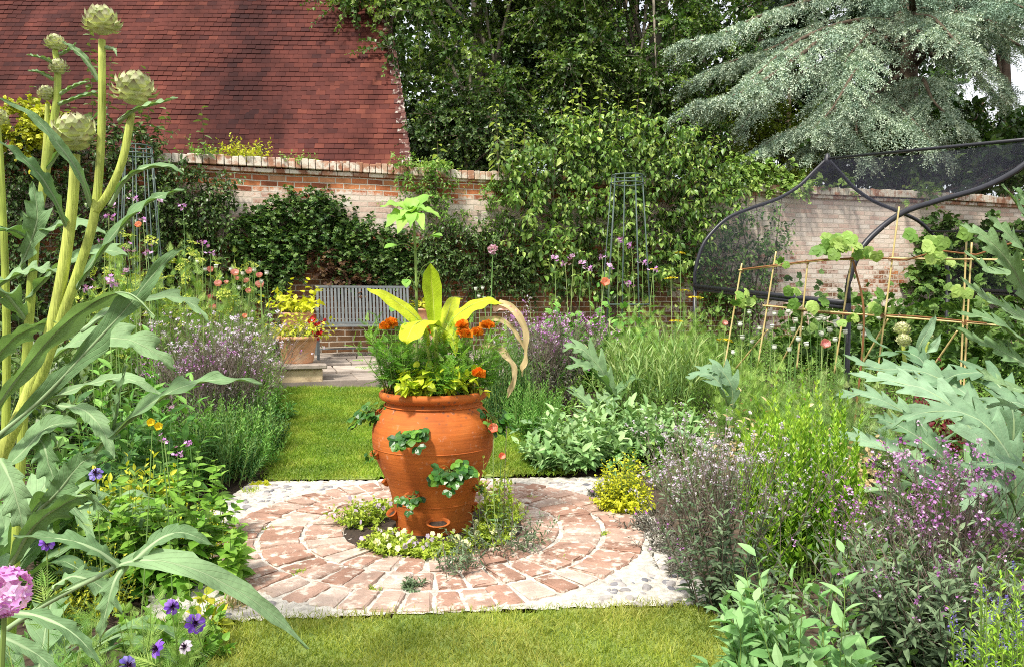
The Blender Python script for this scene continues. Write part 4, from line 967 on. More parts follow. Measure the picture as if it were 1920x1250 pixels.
for (px, py, d, wd_) in ((712, 388, 3.98, .06), (722, 428, 3.92, .066), (745, 440, 3.86, .045), (772, 372, 4.10, .042), (812, 365, 4.12, .045), (827, 408, 4.0, .042), (795, 432, 3.85, .04), (752, 380, 4.15, .036), (770, 428, 3.82, .035), (800, 395, 3.95, .03), (750, 408, 3.9, .03)):
    e_ = P(px, py, d)-so_; mid = (HD+e_)/2+UP*.025
    blade(g, [HD, mid, e_], wd_, (0, -.35, .9), 16, a=RG.uniform(.3, 1), fold=.2, wav=.1, prof=[(0, .1), (.15, .5), (.35, 1), (.6, .8), (.85, .3), (1, .0)], rib=.0018, ribmat=0)
for k in range(14):
    th = RG.uniform(0, 6.28); blade(g, [HD, HD+np.array([math.cos(th)*.015, math.sin(th)*.015, .02]), HD+np.array([math.cos(th)*.03, math.sin(th)*.03, .035])], .012, UP, 8, a=RG.uniform(.5, 1))
for (b_, c_, w_) in (((812, 441, 4), (830, 443, 3.97), .022), ((806, 493, 4), (812, 492, 3.98), .02), ((745, 460, 4.0), (720, 466, 3.96), .03), ((762, 524, 4), (758, 532, 3.97), .018), ((806, 443, 4.0), (826, 446, 3.97), .02), ((762, 524, 4.0), (762, 540, 3.95), .026), ((745, 575, 4), (733, 585, 3.95), .03)):
    e0, e1 = P(*b_)-so_, P(*c_)-so_; blade(g, [e0, (e0+e1)/2+UP*.004, e1], w_, (0, -.4, .9), 10, a=RG.random(), fold=.2)
g.build('foliage', L_sun, sf, True)
# ------------------------------------------------------------------ marigolds with orange heads
def marigold(px, d, H, n, R, heads, lab, z0=None, grp='marigolds in the urn'):
    b_ = gp(px, d) if z0 is None else P(px, 735, d)*np.array([1, 1, 0])+UP*z0
    t = thing('marigold_plant', lab, 'plant', b_, grp); gl, gs = G(), G()
    D = hemi(n, .62, .9)
    shoots(gl, gs, disc(n, R*.35), D, H*uni(.6, 1.05, n), 12, T_PIN, .085, ang=62, t0=.2, bend=np.array([0, 0, .1]), wd=.95, r=.003, va=(0, 1), s1=.6)
    hs = [P(*q)-b_ for q in heads]
    for h in hs: gs.tubes(crom([np.array([h[0]*.3, h[1]*.3, .02]), h*.6, h], 8), np.linspace(.003, .0022, 8), 5, .5)
    gl.build('foliage', L_mari, t); gs.build('stem', M_stem, t, True)
    for h in hs:
        g = G(); n_ = 80; ct = np.sqrt(rnd(n_)); th = uni(0, 6.28, n_); ax = np.stack([np.cos(th)*ct, np.sin(th)*ct, .35+.75*np.sqrt(1-ct**2)], -1)
        leaves(g, quadT(.42, .3, -.15, .7), np.tile(h, (n_, 1)), ax, uni(.034, .050, n_), None, None, None, 0, .6); g.build('flower', P_oran, t)
    return t
marigold(742, 3.88, .36, 40, .17, [(733, 612, 3.78), (726, 618, 3.85)], 'marigold on the left of the urn with a big orange head', .72)
marigold(805, 4.15, .30, 26, .14, [(798, 626, 4.05), (832, 628, 4.1), (818, 630, 4.2)], 'marigold hidden behind the banana stem', .72)
marigold(884, 3.92, .34, 40, .17, [(866, 616, 3.84), (873, 632, 3.82), (868, 628, 3.9), (913, 616, 3.9), (894, 630, 3.9), (897, 706, 3.70)], 'marigold on the right of the urn with several orange heads', .72)
marigold(835, 3.80, .17, 16, .1, [], 'low flowerless marigold between banana and urn rim', .72)
# yellow marigold buds at the left
# lime sweet potato vine at the front of the rim
def heartplant(name, b_, n, R, H, ll, lm, lab, cat='plant', grp=None, T=T_HEART, ang=70, per=6, droop=-.5):
    t = thing(name, lab, cat, b_, grp); gl, gs = G(), G()
    shoots(gl, gs, disc(n, R*.5), hemi(n, .9, .7), np.full(n, H)*uni(.5, 1.1, n), per, T, ll, ang=ang, t0=.3, bend=np.array([0, 0, droop]), r=.002, upw=.9, s1=.8, drp=.2)
    gl.build('foliage', lm, t); gs.build('stem', M_stem, t, True); return t
heartplant('sweet_potato_vine', UC+np.array([.015, -.12, .735]), 84, .22, .19, .058, L_limev, 'lime-yellow sweet potato vine along the front of the urn rim', droop=-.15)
heartplant('lime_heart_plant', UC+np.array([.15, -.09, .735]), 12, .10, .14, .045, L_yel, 'small yellow-leaved vine at the right front of the urn rim')

# ================================================================== VIOLAS AND WEEDS ROUND THE URN FOOT
def mound(name, b_, n, R, H, T, ll, per, lm, lab, cat='plant', grp=None, flowers=None, fr=.014, fn=0, sm=None, ang=60, lean=.85, wd=1., bend=-.1, fup=.02, va=(0, 1), t0=.25, fT=None, s1=.7, r=.0018, drp=0, upw=.6):
    t = thing(name, lab, cat, b_, grp); gl, gs = G(), G()
    D = hemi(n, lean, 1.0); B = disc(n, R*.55); L = H*uni(.65, 1.1, n)*(1+(R/H-1)*np.clip(1-D[:, 2], 0, 1)) if H > 0 else 0
    B[:, :2] *= 1
    shoots(gl, gs, B, D, L, per, T, ll, ang=ang, t0=t0, bend=np.array([0, 0, bend]), wd=wd, r=r, va=va, s1=s1, drp=drp, upw=upw)
    gl.build('foliage', lm, t); gs.build('stem', sm or M_stem, t)
    if fn:
        q = RG.integers(0, n, fn); e = B[q]+D[q]*L[q][:, None]*uni(.85, 1.05, fn)[:, None]+np.array([0, 0, fup])+np.array([0, 0, bend])*L[q][:, None]
        B_f = lambda g: leaves(g, fT or T_FLO, np.zeros((1, 3)), np.array([[0, 1., 0]]), np.array([1.]), None, None, None, 0, .02)
        flower_parts(t, 'flower', 'viola_'+flowers.name, flowers, B_f, e, nrm(np.array([0, -.8, .5])+RG.normal(0, .35, (fn, 3))), fr*uni(.7, 1.2, fn))
    return t
VG = 'violas round the foot of the urn'
VT = joinT([(quadT(.5, .1, .1, .6), (0, 0, 0), a, l, 1, .1) for a, l in ((.5, 1), (-.5, 1), (1.7, .9), (-1.7, .9), (3.14, 1))])
for px, py, R_, H_, fl, fn, lab in ((685, 992, .17, .20, P_white, 18, 'yellow-green viola clump with pale lilac flowers left of the urn foot'), (668, 985, .08, .09, P_white, 6, 'small viola clump furthest left of the urn foot'), (735, 1042, .15, .12, P_cream, 16, 'cream viola clump before the left side of the urn foot'), (790, 1050, .13, .09, P_white, 12, 'pale lilac viola clump before the urn foot'),
                                  (845, 1045, .13, .09, P_cream, 15, 'cream viola clump before the right side of the urn foot'), (905, 1030, .14, .15, P_cream, 12, 'cream viola clump right of the urn foot beside the poppy'), (815, 1010, .05, .06, P_viol, 9, 'little purple viola touching the urn foot'), (716, 1028, .12, .10, P_white, 6, 'green viola clump filling the left front of the planting hole'), (720, 965, .12, .10, P_viol, 3, 'mossy green viola clump tucked behind the left side of the urn foot'), (945, 985, .11, .17, P_cream, 9, 'pale viola clump at the right back of the urn foot')):
    mound('viola_clump', gp(px, 1450*EYE/(py-560)), int(420*R_), R_, H_*.8, T_OV, .030, 10, L_viola, lab, 'viola', VG, fl, .0145, fn, fT=VT, fup=.018)
for px, py, H_, lab in ((850, 1085, .17, 'dark wispy seedling growing out of the bricks in front of the violas'), (775, 1115, .05, 'tiny dark tuft in a joint of the brick circle'), (925, 1060, .26, 'dark leafy verbena seedling right of the urn foot'), (970, 1040, .24, 'dark leafy verbena seedling at the right edge of the planting hole')):
    mound('verbena_seedling', gp(px, 1450*EYE/(py-560)), 20, H_*.8, H_, T_LAN, .034, 14, L_verb, lab, 'plant', 'dark seedlings round the urn', sm=M_bstem)
for px, py, H_, lab in ((1190, 955, .10, 'low bronze seedling on the paving edge just right of the golden oregano'), (1222, 1000, .13, 'low bronze seedling on the right edge of the paving, second from the oregano'), (1252, 1042, .14, 'low bronze seedling on the right edge of the paving, third from the oregano'), (1280, 1085, .13, 'low bronze seedling on the right edge of the paving, fourth from the oregano'), (1120, 935, .05, 'tiny dark weed on the white mortar left of the golden oregano')):
    mound('edge_seedling', gp(px, 1450*EYE/(py-560)), 44, H_*1.4, H_, T_LAN, .032, 10, L_verb2, lab, 'plant', 'bronze seedlings along the paving edge', P_lilac, .007, 10, sm=M_bstem)
for px, py, lab in ((560, 1085, 'small moss tuft between bricks at the left front of the circle'), (700, 1120, 'small moss tuft between bricks in front of the left violas'), (1050, 1060, 'small moss tuft between bricks to the right of the urn'), (1130, 1010, 'small moss tuft between bricks near the right edge of the circle'), (500, 1000, 'small moss tuft between bricks at the far left of the circle'), (1000, 940, 'small moss tuft between bricks behind the urn on the right')):
    mound('moss_tuft', gp(px, 1450*EYE/(py-560)), 30, .05, .025, T_OV, .012, 6, L_viola, lab, 'weed', 'moss tufts in the brick joints')
# thin dark stalks
# ================================================================== BENCH, PLINTH AND POTS
bd = 10.75; bl = on_wall(592, 600, .55)
be = WD; bf = WN  # front is towards the garden
bz = float(zg(10.8))-.01
bench = thing('garden_bench', 'grey slatted metal bench standing against the garden wall', 'bench', np.array([bl[0], bl[1], bz])); bO = np.array(bench.location)
BW, BH, SH = 1.32, 1.02, .47
g = G()
for k in range(27):
    x = .03+k*(BW-.06)/26; g.bar(be*x+bf*.02+UP*(SH+.03), be*x-bf*.08+UP*(BH-.02), .030, .006, be*0+bf, RG.random(), 0)
g.build('back_slats', M_iron, bench)
g = G()
for q in (SH+.03, BH-.015): g.bar(bf*(.02 if q < .6 else -.085)+UP*q, be*BW+bf*(.02 if q < .6 else -.085)+UP*q, .03, .03, UP)
g.build('back_frame', M_iron, bench)
g = G()
for k in range(6): g.bar(bf*(.07+.085*k)+UP*SH, be*BW+bf*(.07+.085*k)+UP*SH, .07, .012, UP, RG.random())
g.build('seat', M_iron, bench)
for x in (0, BW):
    for y0, y1, h in ((.02, -.0, SH+.04), (.5, .52, SH-.005)):
        g = G(); g.bar(be*x+bf*y0+UP*h, be*x+bf*y1, .035, .035, bf); g.build('leg', M_iron, bench)
    g = G(); g.bar(be*x-bf*.08+UP*(BH-.3), be*x+bf*.5+UP*(SH+.2), .035, .02, UP); g.bar(be*x+bf*.49+UP*(SH-.01), be*x+bf*.49+UP*(SH+.2), .03, .03, bf); g.build('armrest', M_iron, bench)
g = G(); g.bar(be*0+bf*.26+UP*.16, be*BW+bf*.26+UP*.16, .02, .02); g.build('stretcher', M_iron, bench)
pd = 8.35
pl_ = gp(560, pd); pl_[2] = .27
plinth = thing('stone_plinth', 'low sandstone block plinth carrying the front terracotta pot', 'plinth', pl_)
ax = np.array([WD, -WN, UP])
g = G(); g.box((0, 0, .09), (.24, .24, .10), ax, .6, 0, .012); g.build('block', M_plinth, plinth)
g = G(); g.box((0, 0, .215), (.285, .28, .025), ax, .3, 0, .01); g.build('cap_slab', M_flag, plinth)
def pot(c, R, H, lab, grp='terracotta pots on the patio'):
    t = thing('terracotta_pot', lab, 'pot', c, grp)
    g = G(); g.lathe([(.01, 0), (R*.70, 0), (R*.72, H*.03), (R*.93, H*.86), (R*.95, H*.88)], 40, a=.5, wob=.003); g.build('body', M_pot, t, True)
    g = G(); g.lathe([(R*.93, H*.85), (R*1.02, H*.87), (R*1.05, H*.93), (R*1.02, H*.995), (R*.95, H), (R*.9, H*.97), (R*.88, H*.88)], 40, a=.7, cap=False); g.build('rim', M_pot, t, True)
    g = G(); g.lathe([(R*.9, H*.9), (R*.4, H*.92), (.005, H*.92)], 24, cap=False); g.build('compost', M_soil, t)
    return t
PT = pl_+np.array([0, 0, .24])
pot(PT, .215, .29, 'pale terracotta flowerpot on the sandstone plinth')
p2 = P(556, 625, 9.6); p2[2] = .33
plinth2 = thing('brick_pedestal', 'rough stone pedestal hidden behind the front flowerpot', 'plinth', p2)
g = G(); g.box((0, 0, .2), (.2, .2, .2), ax, .4, 0, .012); g.build('block', M_plinth, plinth2); g = G(); g.box((0, 0, .42), (.24, .24, .02), ax, .4, 0, .008); g.build('cap_slab', M_flag, plinth2)
pot(p2+UP*.44, .205, .26, 'orange terracotta flowerpot half hidden behind the plinth pot and its yellow leaves')
p3 = on_wall(792, 600, .5); p3[2] = .80; 
ped3 = thing('brick_pedestal', 'stone pedestal by the right end of the bench behind the banana', 'plinth', np.array([p3[0], p3[1], .36]))
g = G(); g.box((0, 0, .2), (.2, .2, .2), ax, .4, 0, .012); g.build('block', M_plinth, ped3); g = G(); g.box((0, 0, .42), (.24, .24, .02), ax, .4, 0, .008); g.build('cap_slab', M_flag, ped3)
pot(p3, .20, .26, 'orange terracotta flowerpot seen through the banana leaves')
heartplant('lime_foliage_plant', PT+UP*.26, 80, .38, .44, .060, L_yel, 'bushy lime-green plant filling the pot on the plinth', T=T_OV, droop=-.3)
heartplant('golden_vine', p2+UP*.69, 34, .32, .50, .085, L_gold, 'golden heart-leaved vine growing in the rear flowerpot', droop=-.2)
heartplant('yellow_vine', p3+UP*.25, 16, .25, .26, .085, L_yel, 'yellow-leaved vine in the pot behind the banana', droop=-.2)
for k, (dx, dz) in enumerate(((.22, .10), (.23, .20), (.16, .27))):
    t = thing('red_geranium', ('lowest red geranium spray at the pot rim on the plinth', 'red geranium spray halfway up beside the pot plant', 'topmost red geranium spray between plinth pot and bench')[k], 'flower', PT+np.array([dx, -.05, .2]), 'red geraniums in the plinth pot')
    g = G(); g.tubes(crom([(-dx*.6, .03, 0), (-.03, 0, dz*.6), (0, 0, dz)], 6), .004, 5); g.build('stem', M_stem, t)
    g = G(); leaves(g, T_FLO, RG.normal(0, .028, (16, 3))+UP*dz, RG.normal(0, 1, (16, 3)), .028, None, None, None, 0, 1); g.build('flower', P_red, t)
# tall pale plant and twigs in the corner behind pots come with the plants

# ================================================================== METAL OBELISKS
def obelisk(px, d, pyt, pyb, wt, wb, lab, n=9):
    b_ = gp(px, d); z0 = b_[2]; t = thing('metal_obelisk', lab, 'obelisk', b_, 'grey-green wire plant supports')
    H = P(px, pyt, d)[2]-z0; rt_, rb_ = m(wt, d)/2, m(wb, d)/2
    for k in range(n):
        th = k*2*PI/n+.2; e = np.array([math.cos(th), math.sin(th), 0]); g = G(); g.tubes([e*rb_, e*(rb_*.55+rt_*.45)+UP*H*.5, e*rt_+UP*H], .006, 6); g.build('rod', M_green_iron, t, True)
    for h, r_ in ((H, rt_), (H-.09, rt_*1.03), (H*.35, rb_*.66+rt_*.34)):
        th = np.linspace(0, 2*PI, 33); g = G(); g.tubes(np.stack([np.cos(th)*r_, np.sin(th)*r_, np.full(33, h)], -1), .008, 6); g.build('hoop', M_green_iron, t, True)
    return t
obelisk(1174, 9.2, 330, 620, 58, 105, 'tall grey-green wire obelisk in front of the pear tree')
obelisk(266, 8.6, 275, 620, 52, 100, 'grey-green wire obelisk behind the tall artichoke on the left')

# ================================================================== FRUIT CAGE
cage = thing('fruit_cage', 'black netted fruit cage with ogee arches in front of the whitewashed wall', 'fruit cage', gp(1480, 9))
cO = np.array(cage.location)
def arch_pts(foot, peak, nl=34):
    f = np.array([(0, 0), (.0, .12), (.05, .30), (.13, .42), (.25, .53), (.42, .605), (.62, .68), (.78, .78), (.90, .90), (1, 1)])
    c = crom(f, nl); d_ = peak-foot
    return np.stack([foot[0]+d_[0]*c[:, 0], foot[1]+d_[1]*c[:, 0], foot[2]+d_[2]*c[:, 1]], -1)
A1f, A1p = P(1303, 537, 10.0), P(1551, 298, 10.3); A1r = 2*A1p-A1f; A1r[2] = A1f[2]-.02
A2f, A2p = P(1590, 569, 6.4), P(1985, 256, 6.65); A2r = 2*A2p-A2f; A2r[2] = A2f[2]-.02
A3f = A2f+(A2f-A1f)*.9; A3p = A2p+(A2p-A1p)*.9
A3f, A3p = A2f+(A2f-A1f)*.35, A2p+(A2p-A1p)*.35
arch = []
for f_, p_, r_ in ((A1f, A1p, A1r), (A2f, A2p, A2r)):
    l_ = arch_pts(f_, p_); rr_ = arch_pts(r_, p_); arch.append((l_, rr_))
    for q in (l_, rr_):
        g = G(); g.tubes(q-cO, .024, 10); g.build('arch_tube', M_black, cage, True)
    for ft in (f_, r_):
        g = G(); g.tubes([ft-cO, np.array([ft[0], ft[1], float(zg(ft[1]))-.05])-cO], .026, 10); g.build('post', M_black, cage, True)
    g = G(); g.lathe([(.006, -.10), (.05, -.08), (.055, -.02), (.035, .02), (.028, .05), (.005, .075)], 12, p_-cO); g.build('finial_bracket', M_black, cage, True)
for a_, b_ in ((A1p, A2p), ):
    g = G(); g.tubes([a_-cO, b_-cO], .017, 10); g.build('ridge_bar', M_black, cage, True)
for a_, b_ in ((A1f, A2f), (A1r, A2r)):
    g = G(); g.tubes([a_-cO, b_-cO], .026, 10); g.tubes([a_-cO-UP*.035, b_-cO-UP*.035], .02, 8); g.build('eaves_rail', M_black, cage, True)
for q in range(2):
    a_, b_ = arch[0][q], arch[1][q]; n_ = len(a_)
    g = G(); k = 14; fr = np.linspace(0, 1, k)
    V = a_[:, None, :]+(b_-a_)[:, None, :]*fr[None, :, None]; V = V-UP*(.05*np.sin(fr*PI))[None, :, None]+RG.normal(0, .004, V.shape)
    i, j = np.meshgrid(np.arange(n_-1), np.arange(k-1), indexing='ij'); L = np.stack([i*k+j, i*k+j+1, (i+1)*k+j+1, (i+1)*k+j], -1).ravel()
    g.add((V-cO).reshape(-1, 3), L, [4]*(len(L)//4)); g.build('netting', M_net, cage, True)
# inner rail half way up the far slope
g = G(); g.tubes([arch[0][1][12]-cO, arch[1][1][12]-cO], .014, 8); g.build('purlin', M_black, cage, True)

# ================================================================== BAMBOO TRELLIS
trel = thing('bamboo_trellis', 'tied bamboo cane trellis in front of the fruit cage', 'trellis', gp(1600, 5.8)); tO = np.array(trel.location)
def cane(pts, r=.0068):
    g = G(); p = crom([P(*q)-tO for q in pts], 24); rr = r*(1+.16*(np.arange(24) % 4 == 0)); g.tubes(p, rr, 8, RG.random()); g.build('cane', M_cane, trel, True)
for q in ([(1358, 690, 6.5), (1391, 494, 6.5)], [(1420, 690, 6.4), (1455, 472, 6.4)], [(1494, 690, 6.3), (1515, 488, 6.3)], [(1564, 700, 6.2), (1604, 440, 6.2)], [(1645, 700, 6.05), (1686, 388, 6.05)], [(1800, 740, 5.8), (1812, 452, 5.8)], [(1806, 742, 5.84), (1822, 455, 5.84)],
          [(1385, 507, 6.5), (1450, 500, 6.4), (1540, 489, 6.25), (1640, 485, 6.1), (1780, 486, 5.85), (1925, 488, 5.6)], [(1430, 573, 6.4), (1560, 585, 6.2), (1700, 596, 6.0), (1885, 611, 5.7)],
          [(1380, 690, 6.7), (1440, 618, 6.42)], [(1455, 700, 6.6), (1500, 612, 6.3)], [(1612, 690, 6.3), (1665, 598, 6.05)], [(1740, 700, 6.1), (1795, 620, 5.85)]): cane(q)
g = G()
for (px, py, d) in ((1391, 507, 6.5), (1453, 498, 6.4), (1513, 492, 6.3), (1597, 487, 6.18), (1670, 486, 6.05), (1812, 487, 5.8), (1440, 575, 6.4), (1505, 580, 6.3), (1585, 587, 6.18), (1655, 592, 6.05), (1808, 604, 5.8)):
    c_ = P(px, py, d)-tO
    for k in range(3): th = np.linspace(0, 6.28, 12); g.tubes(np.stack([c_[0]+.016*np.cos(th), c_[1]+.014*np.sin(th)*.6, c_[2]+(k-1)*.008+.012*np.sin(th)], -1), .0025, 4)
g.build('twine_tie', M_twine, trel)
# dead vine stems twisting along the upper rail
# ================================================================== CLIMBERS ON AND ABOVE THE WALL
climber('virginia_creeper', 'dark Virginia creeper spreading over the wall above the bench', [[(440, 420), (500, 382), (560, 366), (610, 362), (650, 388), (662, 410), (720, 425), (770, 440), (770, 540), (720, 535), (650, 530), (632, 480), (590, 470), (560, 492), (520, 560), (440, 560), (425, 470)], [(560, 480), (640, 490), (720, 530), (700, 550), (600, 520)]], 1050, 7, T_PALM, .105, L_creep, (470, 0), L=.26, off=(.03, .24), second=(L_red, .10, 'reddened_leaves'))
climber('hydrangea_climber', 'glossy dark climber on the wall right of the bench behind the sunflower', [[(770, 440), (870, 420), (990, 430), (1010, 560), (930, 552), (850, 540), (780, 545)]], 640, 8, T_OV, .085, L_ivy, (850, 0), L=.26, off=(.03, .28))
climber('trumpet_vine', 'lighter climber reaching over the coping left of the pear', [[(735, 300), (830, 296), (850, 330), (855, 380), (890, 440), (790, 435), (765, 370), (745, 330)], [(900, 340), (960, 340), (950, 430), (900, 420)]], 240, 8, T_OV, .075, L_weed, (800, 0), L=.3, off=(.03, .2))
climber('rose_climber', 'dark green climber at the left end of the exposed wall', [[(280, 300), (350, 300), (385, 330), (445, 345), (438, 395), (420, 470), (400, 540), (280, 560)]], 560, 8, T_OV, .085, L_ivy, (330, 0), L=.3, off=(.03, .3))
climber('plum_espalier', 'dark leafy espalier covering the wall behind the left artichoke', [[(-60, 260), (70, 235), (200, 230), (300, 250), (300, 330), (310, 600), (-60, 620)]], 1250, 9, T_OV, .085, L_ivy, (120, 0), L=.35, off=(.03, .35),
        tips=[(55, 165, .2, 60, 250), (168, 62, .2, 175, 250), (208, 108, .2, 200, 250), (272, 130, .25, 262, 260), (280, 200, .25, 270, 290), (312, 205, .2, 305, 290), (240, 180, .2, 230, 260), (378, 205, .15, 384, 290), (300, 235, .2, 290, 300), (130, 190, .2, 140, 260)])
climber('pear_espalier', 'tall light green pear trained on the wall with upright leafy shoots', [[(935, 265), (990, 262), (1060, 240), (1085, 215), (1200, 215), (1290, 235), (1345, 290), (1385, 330), (1420, 360), (1400, 400), (1350, 420), (1320, 470), (1300, 540), (1180, 560), (1040, 560), (990, 520), (975, 440), (955, 350)]], 1300, 8, T_PEAR, .140, L_pear, (1110, 0), L=.30, off=(.05, .75), drp=.6, uppish=.6,
        tips=[(930, 195, .4, 935, 330), (962, 232, .4, 960, 330), (985, 228, .4, 980, 330), (1010, 258, .3, 1005, 340), (1052, 205, .4, 1060, 300), (1072, 168, .4, 1078, 280), (1090, 158, .45, 1092, 260), (1128, 162, .45, 1122, 260), (1160, 188, .4, 1155, 270), (1198, 178, .4, 1185, 280), (1232, 225, .4, 1222, 300), (1265, 240, .4, 1255, 310), (1305, 235, .4, 1290, 310), (820, 265, .2, 822, 310), (1340, 255, .4, 1320, 320)], va=(.05, 1), nstem=9, second=(L_ivy, .45, 'shaded_inner_foliage', .75))  # inner leaves use a darker green, painting the shade between the outer ones
climber('fig_climber', 'shaded dark climber inside the left end of the fruit cage', [[(1310, 440), (1360, 420), (1440, 400), (1478, 380), (1470, 450), (1440, 520), (1420, 600), (1300, 590)]], 300, 8, T_PEAR, .11, L_curr, (1380, 0), L=.3, off=(.03, .4))
climber('morello_cherry', 'dark leafy fruit bush trained on the wall at the right inside the cage', [[(1700, 470), (1760, 400), (1860, 420), (1990, 430), (1990, 620), (1700, 620)]], 420, 7, T_LOB, .15, L_curr, (1820, 0), L=.3, off=(.03, .35))
climber('wall_top_vine', 'bright yellow-green vine tumbling along the coping right of the pear', [[(1370, 300), (1420, 295), (1450, 325), (1520, 335), (1540, 362), (1400, 365), (1340, 340)], [(1560, 340), (1610, 335), (1600, 362)], [(1690, 350), (1760, 340), (1745, 380)]], 170, 7, T_LOB, .10, L_vine, (1420, 0), L=.26, off=(-.05, .12), va=(.2, 1), nstem=3)
def walltop(name, lab, x0, x1, y0, y1, n, T, ll, lm, cat='plant', H=.2):
    b_ = on_wall((x0+x1)/2, y1, -.12); b_[2] = WTOP+.12; t = thing(name, lab, cat, b_); gl, gs = G(), G()
    B = np.array([on_wall(x, y1, RG.uniform(-.3, .05))*np.array([1, 1, 0])+UP*(WTOP+.10) for x in uni(x0, x1, n)])-b_
    shoots(gl, gs, B, hemi(n, .8, .8), H*uni(.5, 1.1, n), 8, T, ll, ang=65, bend=np.array([0, 0, -.2]), r=.002, va=(.1, 1)); gl.build('foliage', lm, t); gs.build('stem', M_stem, t)
walltop('stonecrop', 'yellow flowering stonecrop growing on top of the wall below the roof', 405, 500, 258, 296, 90, T_OV, .07, L_yel, H=.42)
walltop('wall_weed', 'green weed on the coping left of the yellow stonecrop', 352, 405, 260, 298, 34, T_OV, .07, L_weed, H=.42)
walltop('wall_weed', 'small weed on the coping between stonecrop and trumpet vine', 535, 592, 280, 302, 30, T_OV, .06, L_weed, H=.26)
walltop('wall_weed', 'lime green weed on the coping under the roof verge', 735, 830, 290, 318, 60, T_OV, .06, L_vine, H=.28)
climber('golden_hop', 'golden hop with yellow flowers at the top left edge above the wall', [[(-30, 205), (60, 195), (125, 215), (110, 275), (-30, 280)]], 110, 9, T_LOB, .085, L_yel, (40, 0), L=.3, off=(.3, .6), nstem=2)

# ================================================================== RIGHT BED
upright('broad_sage', 1470, 1300, 290, 990, 80, T_OV, .078, 11, L_sageb, 'pale green broad-leaved sage at the bottom edge beside the front lawn', lean=.6, ang=55, wd=.85, d=2.12, s1=.7, upw=.75)
wispy('bronze_verbena', 1355, 1150, 190, 800, 34, L_verb, P_white, 'purple-bronze verbena leaning over the right edge of the brick circle', nfl=340, fs=.0070, lean=.45, ll=.058, br=8, dense=1.7, leafz=(0, .7))
wispy('bronze_verbena', 1290, 1010, 130, 830, 22, L_verb2, P_white, 'smaller purple-bronze verbena behind the one at the circle edge', nfl=220, fs=.0078, lean=.45, ll=.045, d=3.75)
wispy('lilac_verbena', 1740, 1330, 400, 985, 76, L_verb, P_lilac, 'broad lilac-flowered verbena filling the right foreground', nfl=60, fs=.009, lean=.6, ll=.075, d=2.4, br=3, dense=1.6, leafz=(0, .95))
wispy('lilac_verbena', 1750, 1200, 260, 850, 40, L_verb2, P_lilac, 'wiry lilac verbena just behind the broad one, below the silver artichoke', nfl=230, fs=.0115, lean=.5, ll=.05, d=2.75, br=7)
wispy('lilac_verbena', 1560, 1200, 150, 905, 7, L_verb, P_lilac, 'thin lilac verbena between the rosemary and the broad-leaved sage', nfl=50, fs=.0095, lean=.6, ll=.05, d=2.75, br=4)
for px, d, top, n, lab in ((1888, 1.62, 1050, 22, 'hyssop with blue flower spikes in the bottom right corner'), (1835, 1.75, 1120, 10, 'lower hyssop with violet spikes left of the corner one')):
    upright('hyssop', px, 0, 250, top, n*3, T_LAN, .026, 36, L_rose, lab, 'plant', 'hyssop in the bottom right corner', lean=.08, ang=50, fill=.45, vary=(.7, 1.06), d=d, fl=(n, 'flower_spike', 'hyssop_spike', P_blue, B_spike, .018, (0, 0, 3)))
upright('rosemary', 1505, 1040, 230, 690, 150, quadT(.2, .2, .02), .040, 80, L_rose, 'bright green upright rosemary bush beside the silver artichoke', lean=.14, ang=36, wd=1.1, d=3.4, fill=.9, r=.0025, vary=(.55, 1.05), va=(-.35, 1.25))
upright('golden_oregano', 1168, 945, 108, 838, 340, T_OV, .030, 12, L_gold, 'round golden oregano at the edge of the brick circle', lean=.9, ang=65, fill=.6, d=4.35, wd=1.2, dep=1, vary=(.8, 1.05))
for px, py0, w_, top, n, lab in ((1075, 872, 190, 755, 110, 'grey-green sage bush nearest the back lawn'), (1165, 855, 190, 738, 110, 'grey-green sage bush in the middle of the sage row'), (1250, 835, 150, 745, 80, 'grey-green sage bush at the right end of the sage row')):
    upright('garden_sage', px, py0, w_, top, n, T_OV, .092, 10, L_sage, lab, 'plant', 'row of sage beside the back lawn', lean=.85, ang=58, wd=.8, s1=.85, fill=.75, upw=.7, dep=.9)
upright('tarragon', 1010, 828, 90, 745, 60, T_N, .05, 22, L_tarr, 'low tarragon clump between the back lawn and the sage', lean=.6, ang=50, wd=1.6)
artl = []
def art_plant(name, lab, px, d, specs, lm, grp=None, lob=6, lw=.72, stemlist=(), budlist=(), cat='plant', ribr=.006, fwd=.7):
    b_ = gp(px, d); t = thing(name, lab, cat, b_, grp); g = G()
    for (ct, wid, nn, kw) in specs:
        c = [(P(*q)-b_) if len(q) == 3 and max(abs(q[0]), abs(q[1])) > 9 else np.asarray(q, float) for q in ct]
        k = dict(lobes=lob, lw=lw, n=54, fold=.18, wav=.10, rib=ribr, a=RG.uniform(.2, 1), wf=4, fwd=fwd); k.update(kw); blade(g, c, wid, nn, **k)
    g.build('foliage', [lm, M_rib], t, True)
    for pts, r0, r1 in stemlist:
        g = G(); p = crom([P(*q)-b_ for q in pts], 26); g.tubes(p, np.linspace(r0, r1, 26), 12, RG.random())
        # ribbed surface
        g.build('stem', M_ystem, t, True)
    for (px_, py_, d_, r_, ax, rows) in budlist: bud(t, P(px_, py_, d_)-b_, r_, ax, rows)
    return t
T_BR = (np.array([(-.30, 0, 0), (.30, 0, 0), (.40, .35, .14), (.20, .72, .12), (0, 1, .0), (-.20, .72, .12), (-.40, .35, .14), (0, .45, .26)], float), np.array([0, 1, 7, 1, 2, 7, 2, 3, 7, 3, 4, 7, 4, 5, 7, 5, 6, 7, 6, 0, 7]), np.array([3]*7))
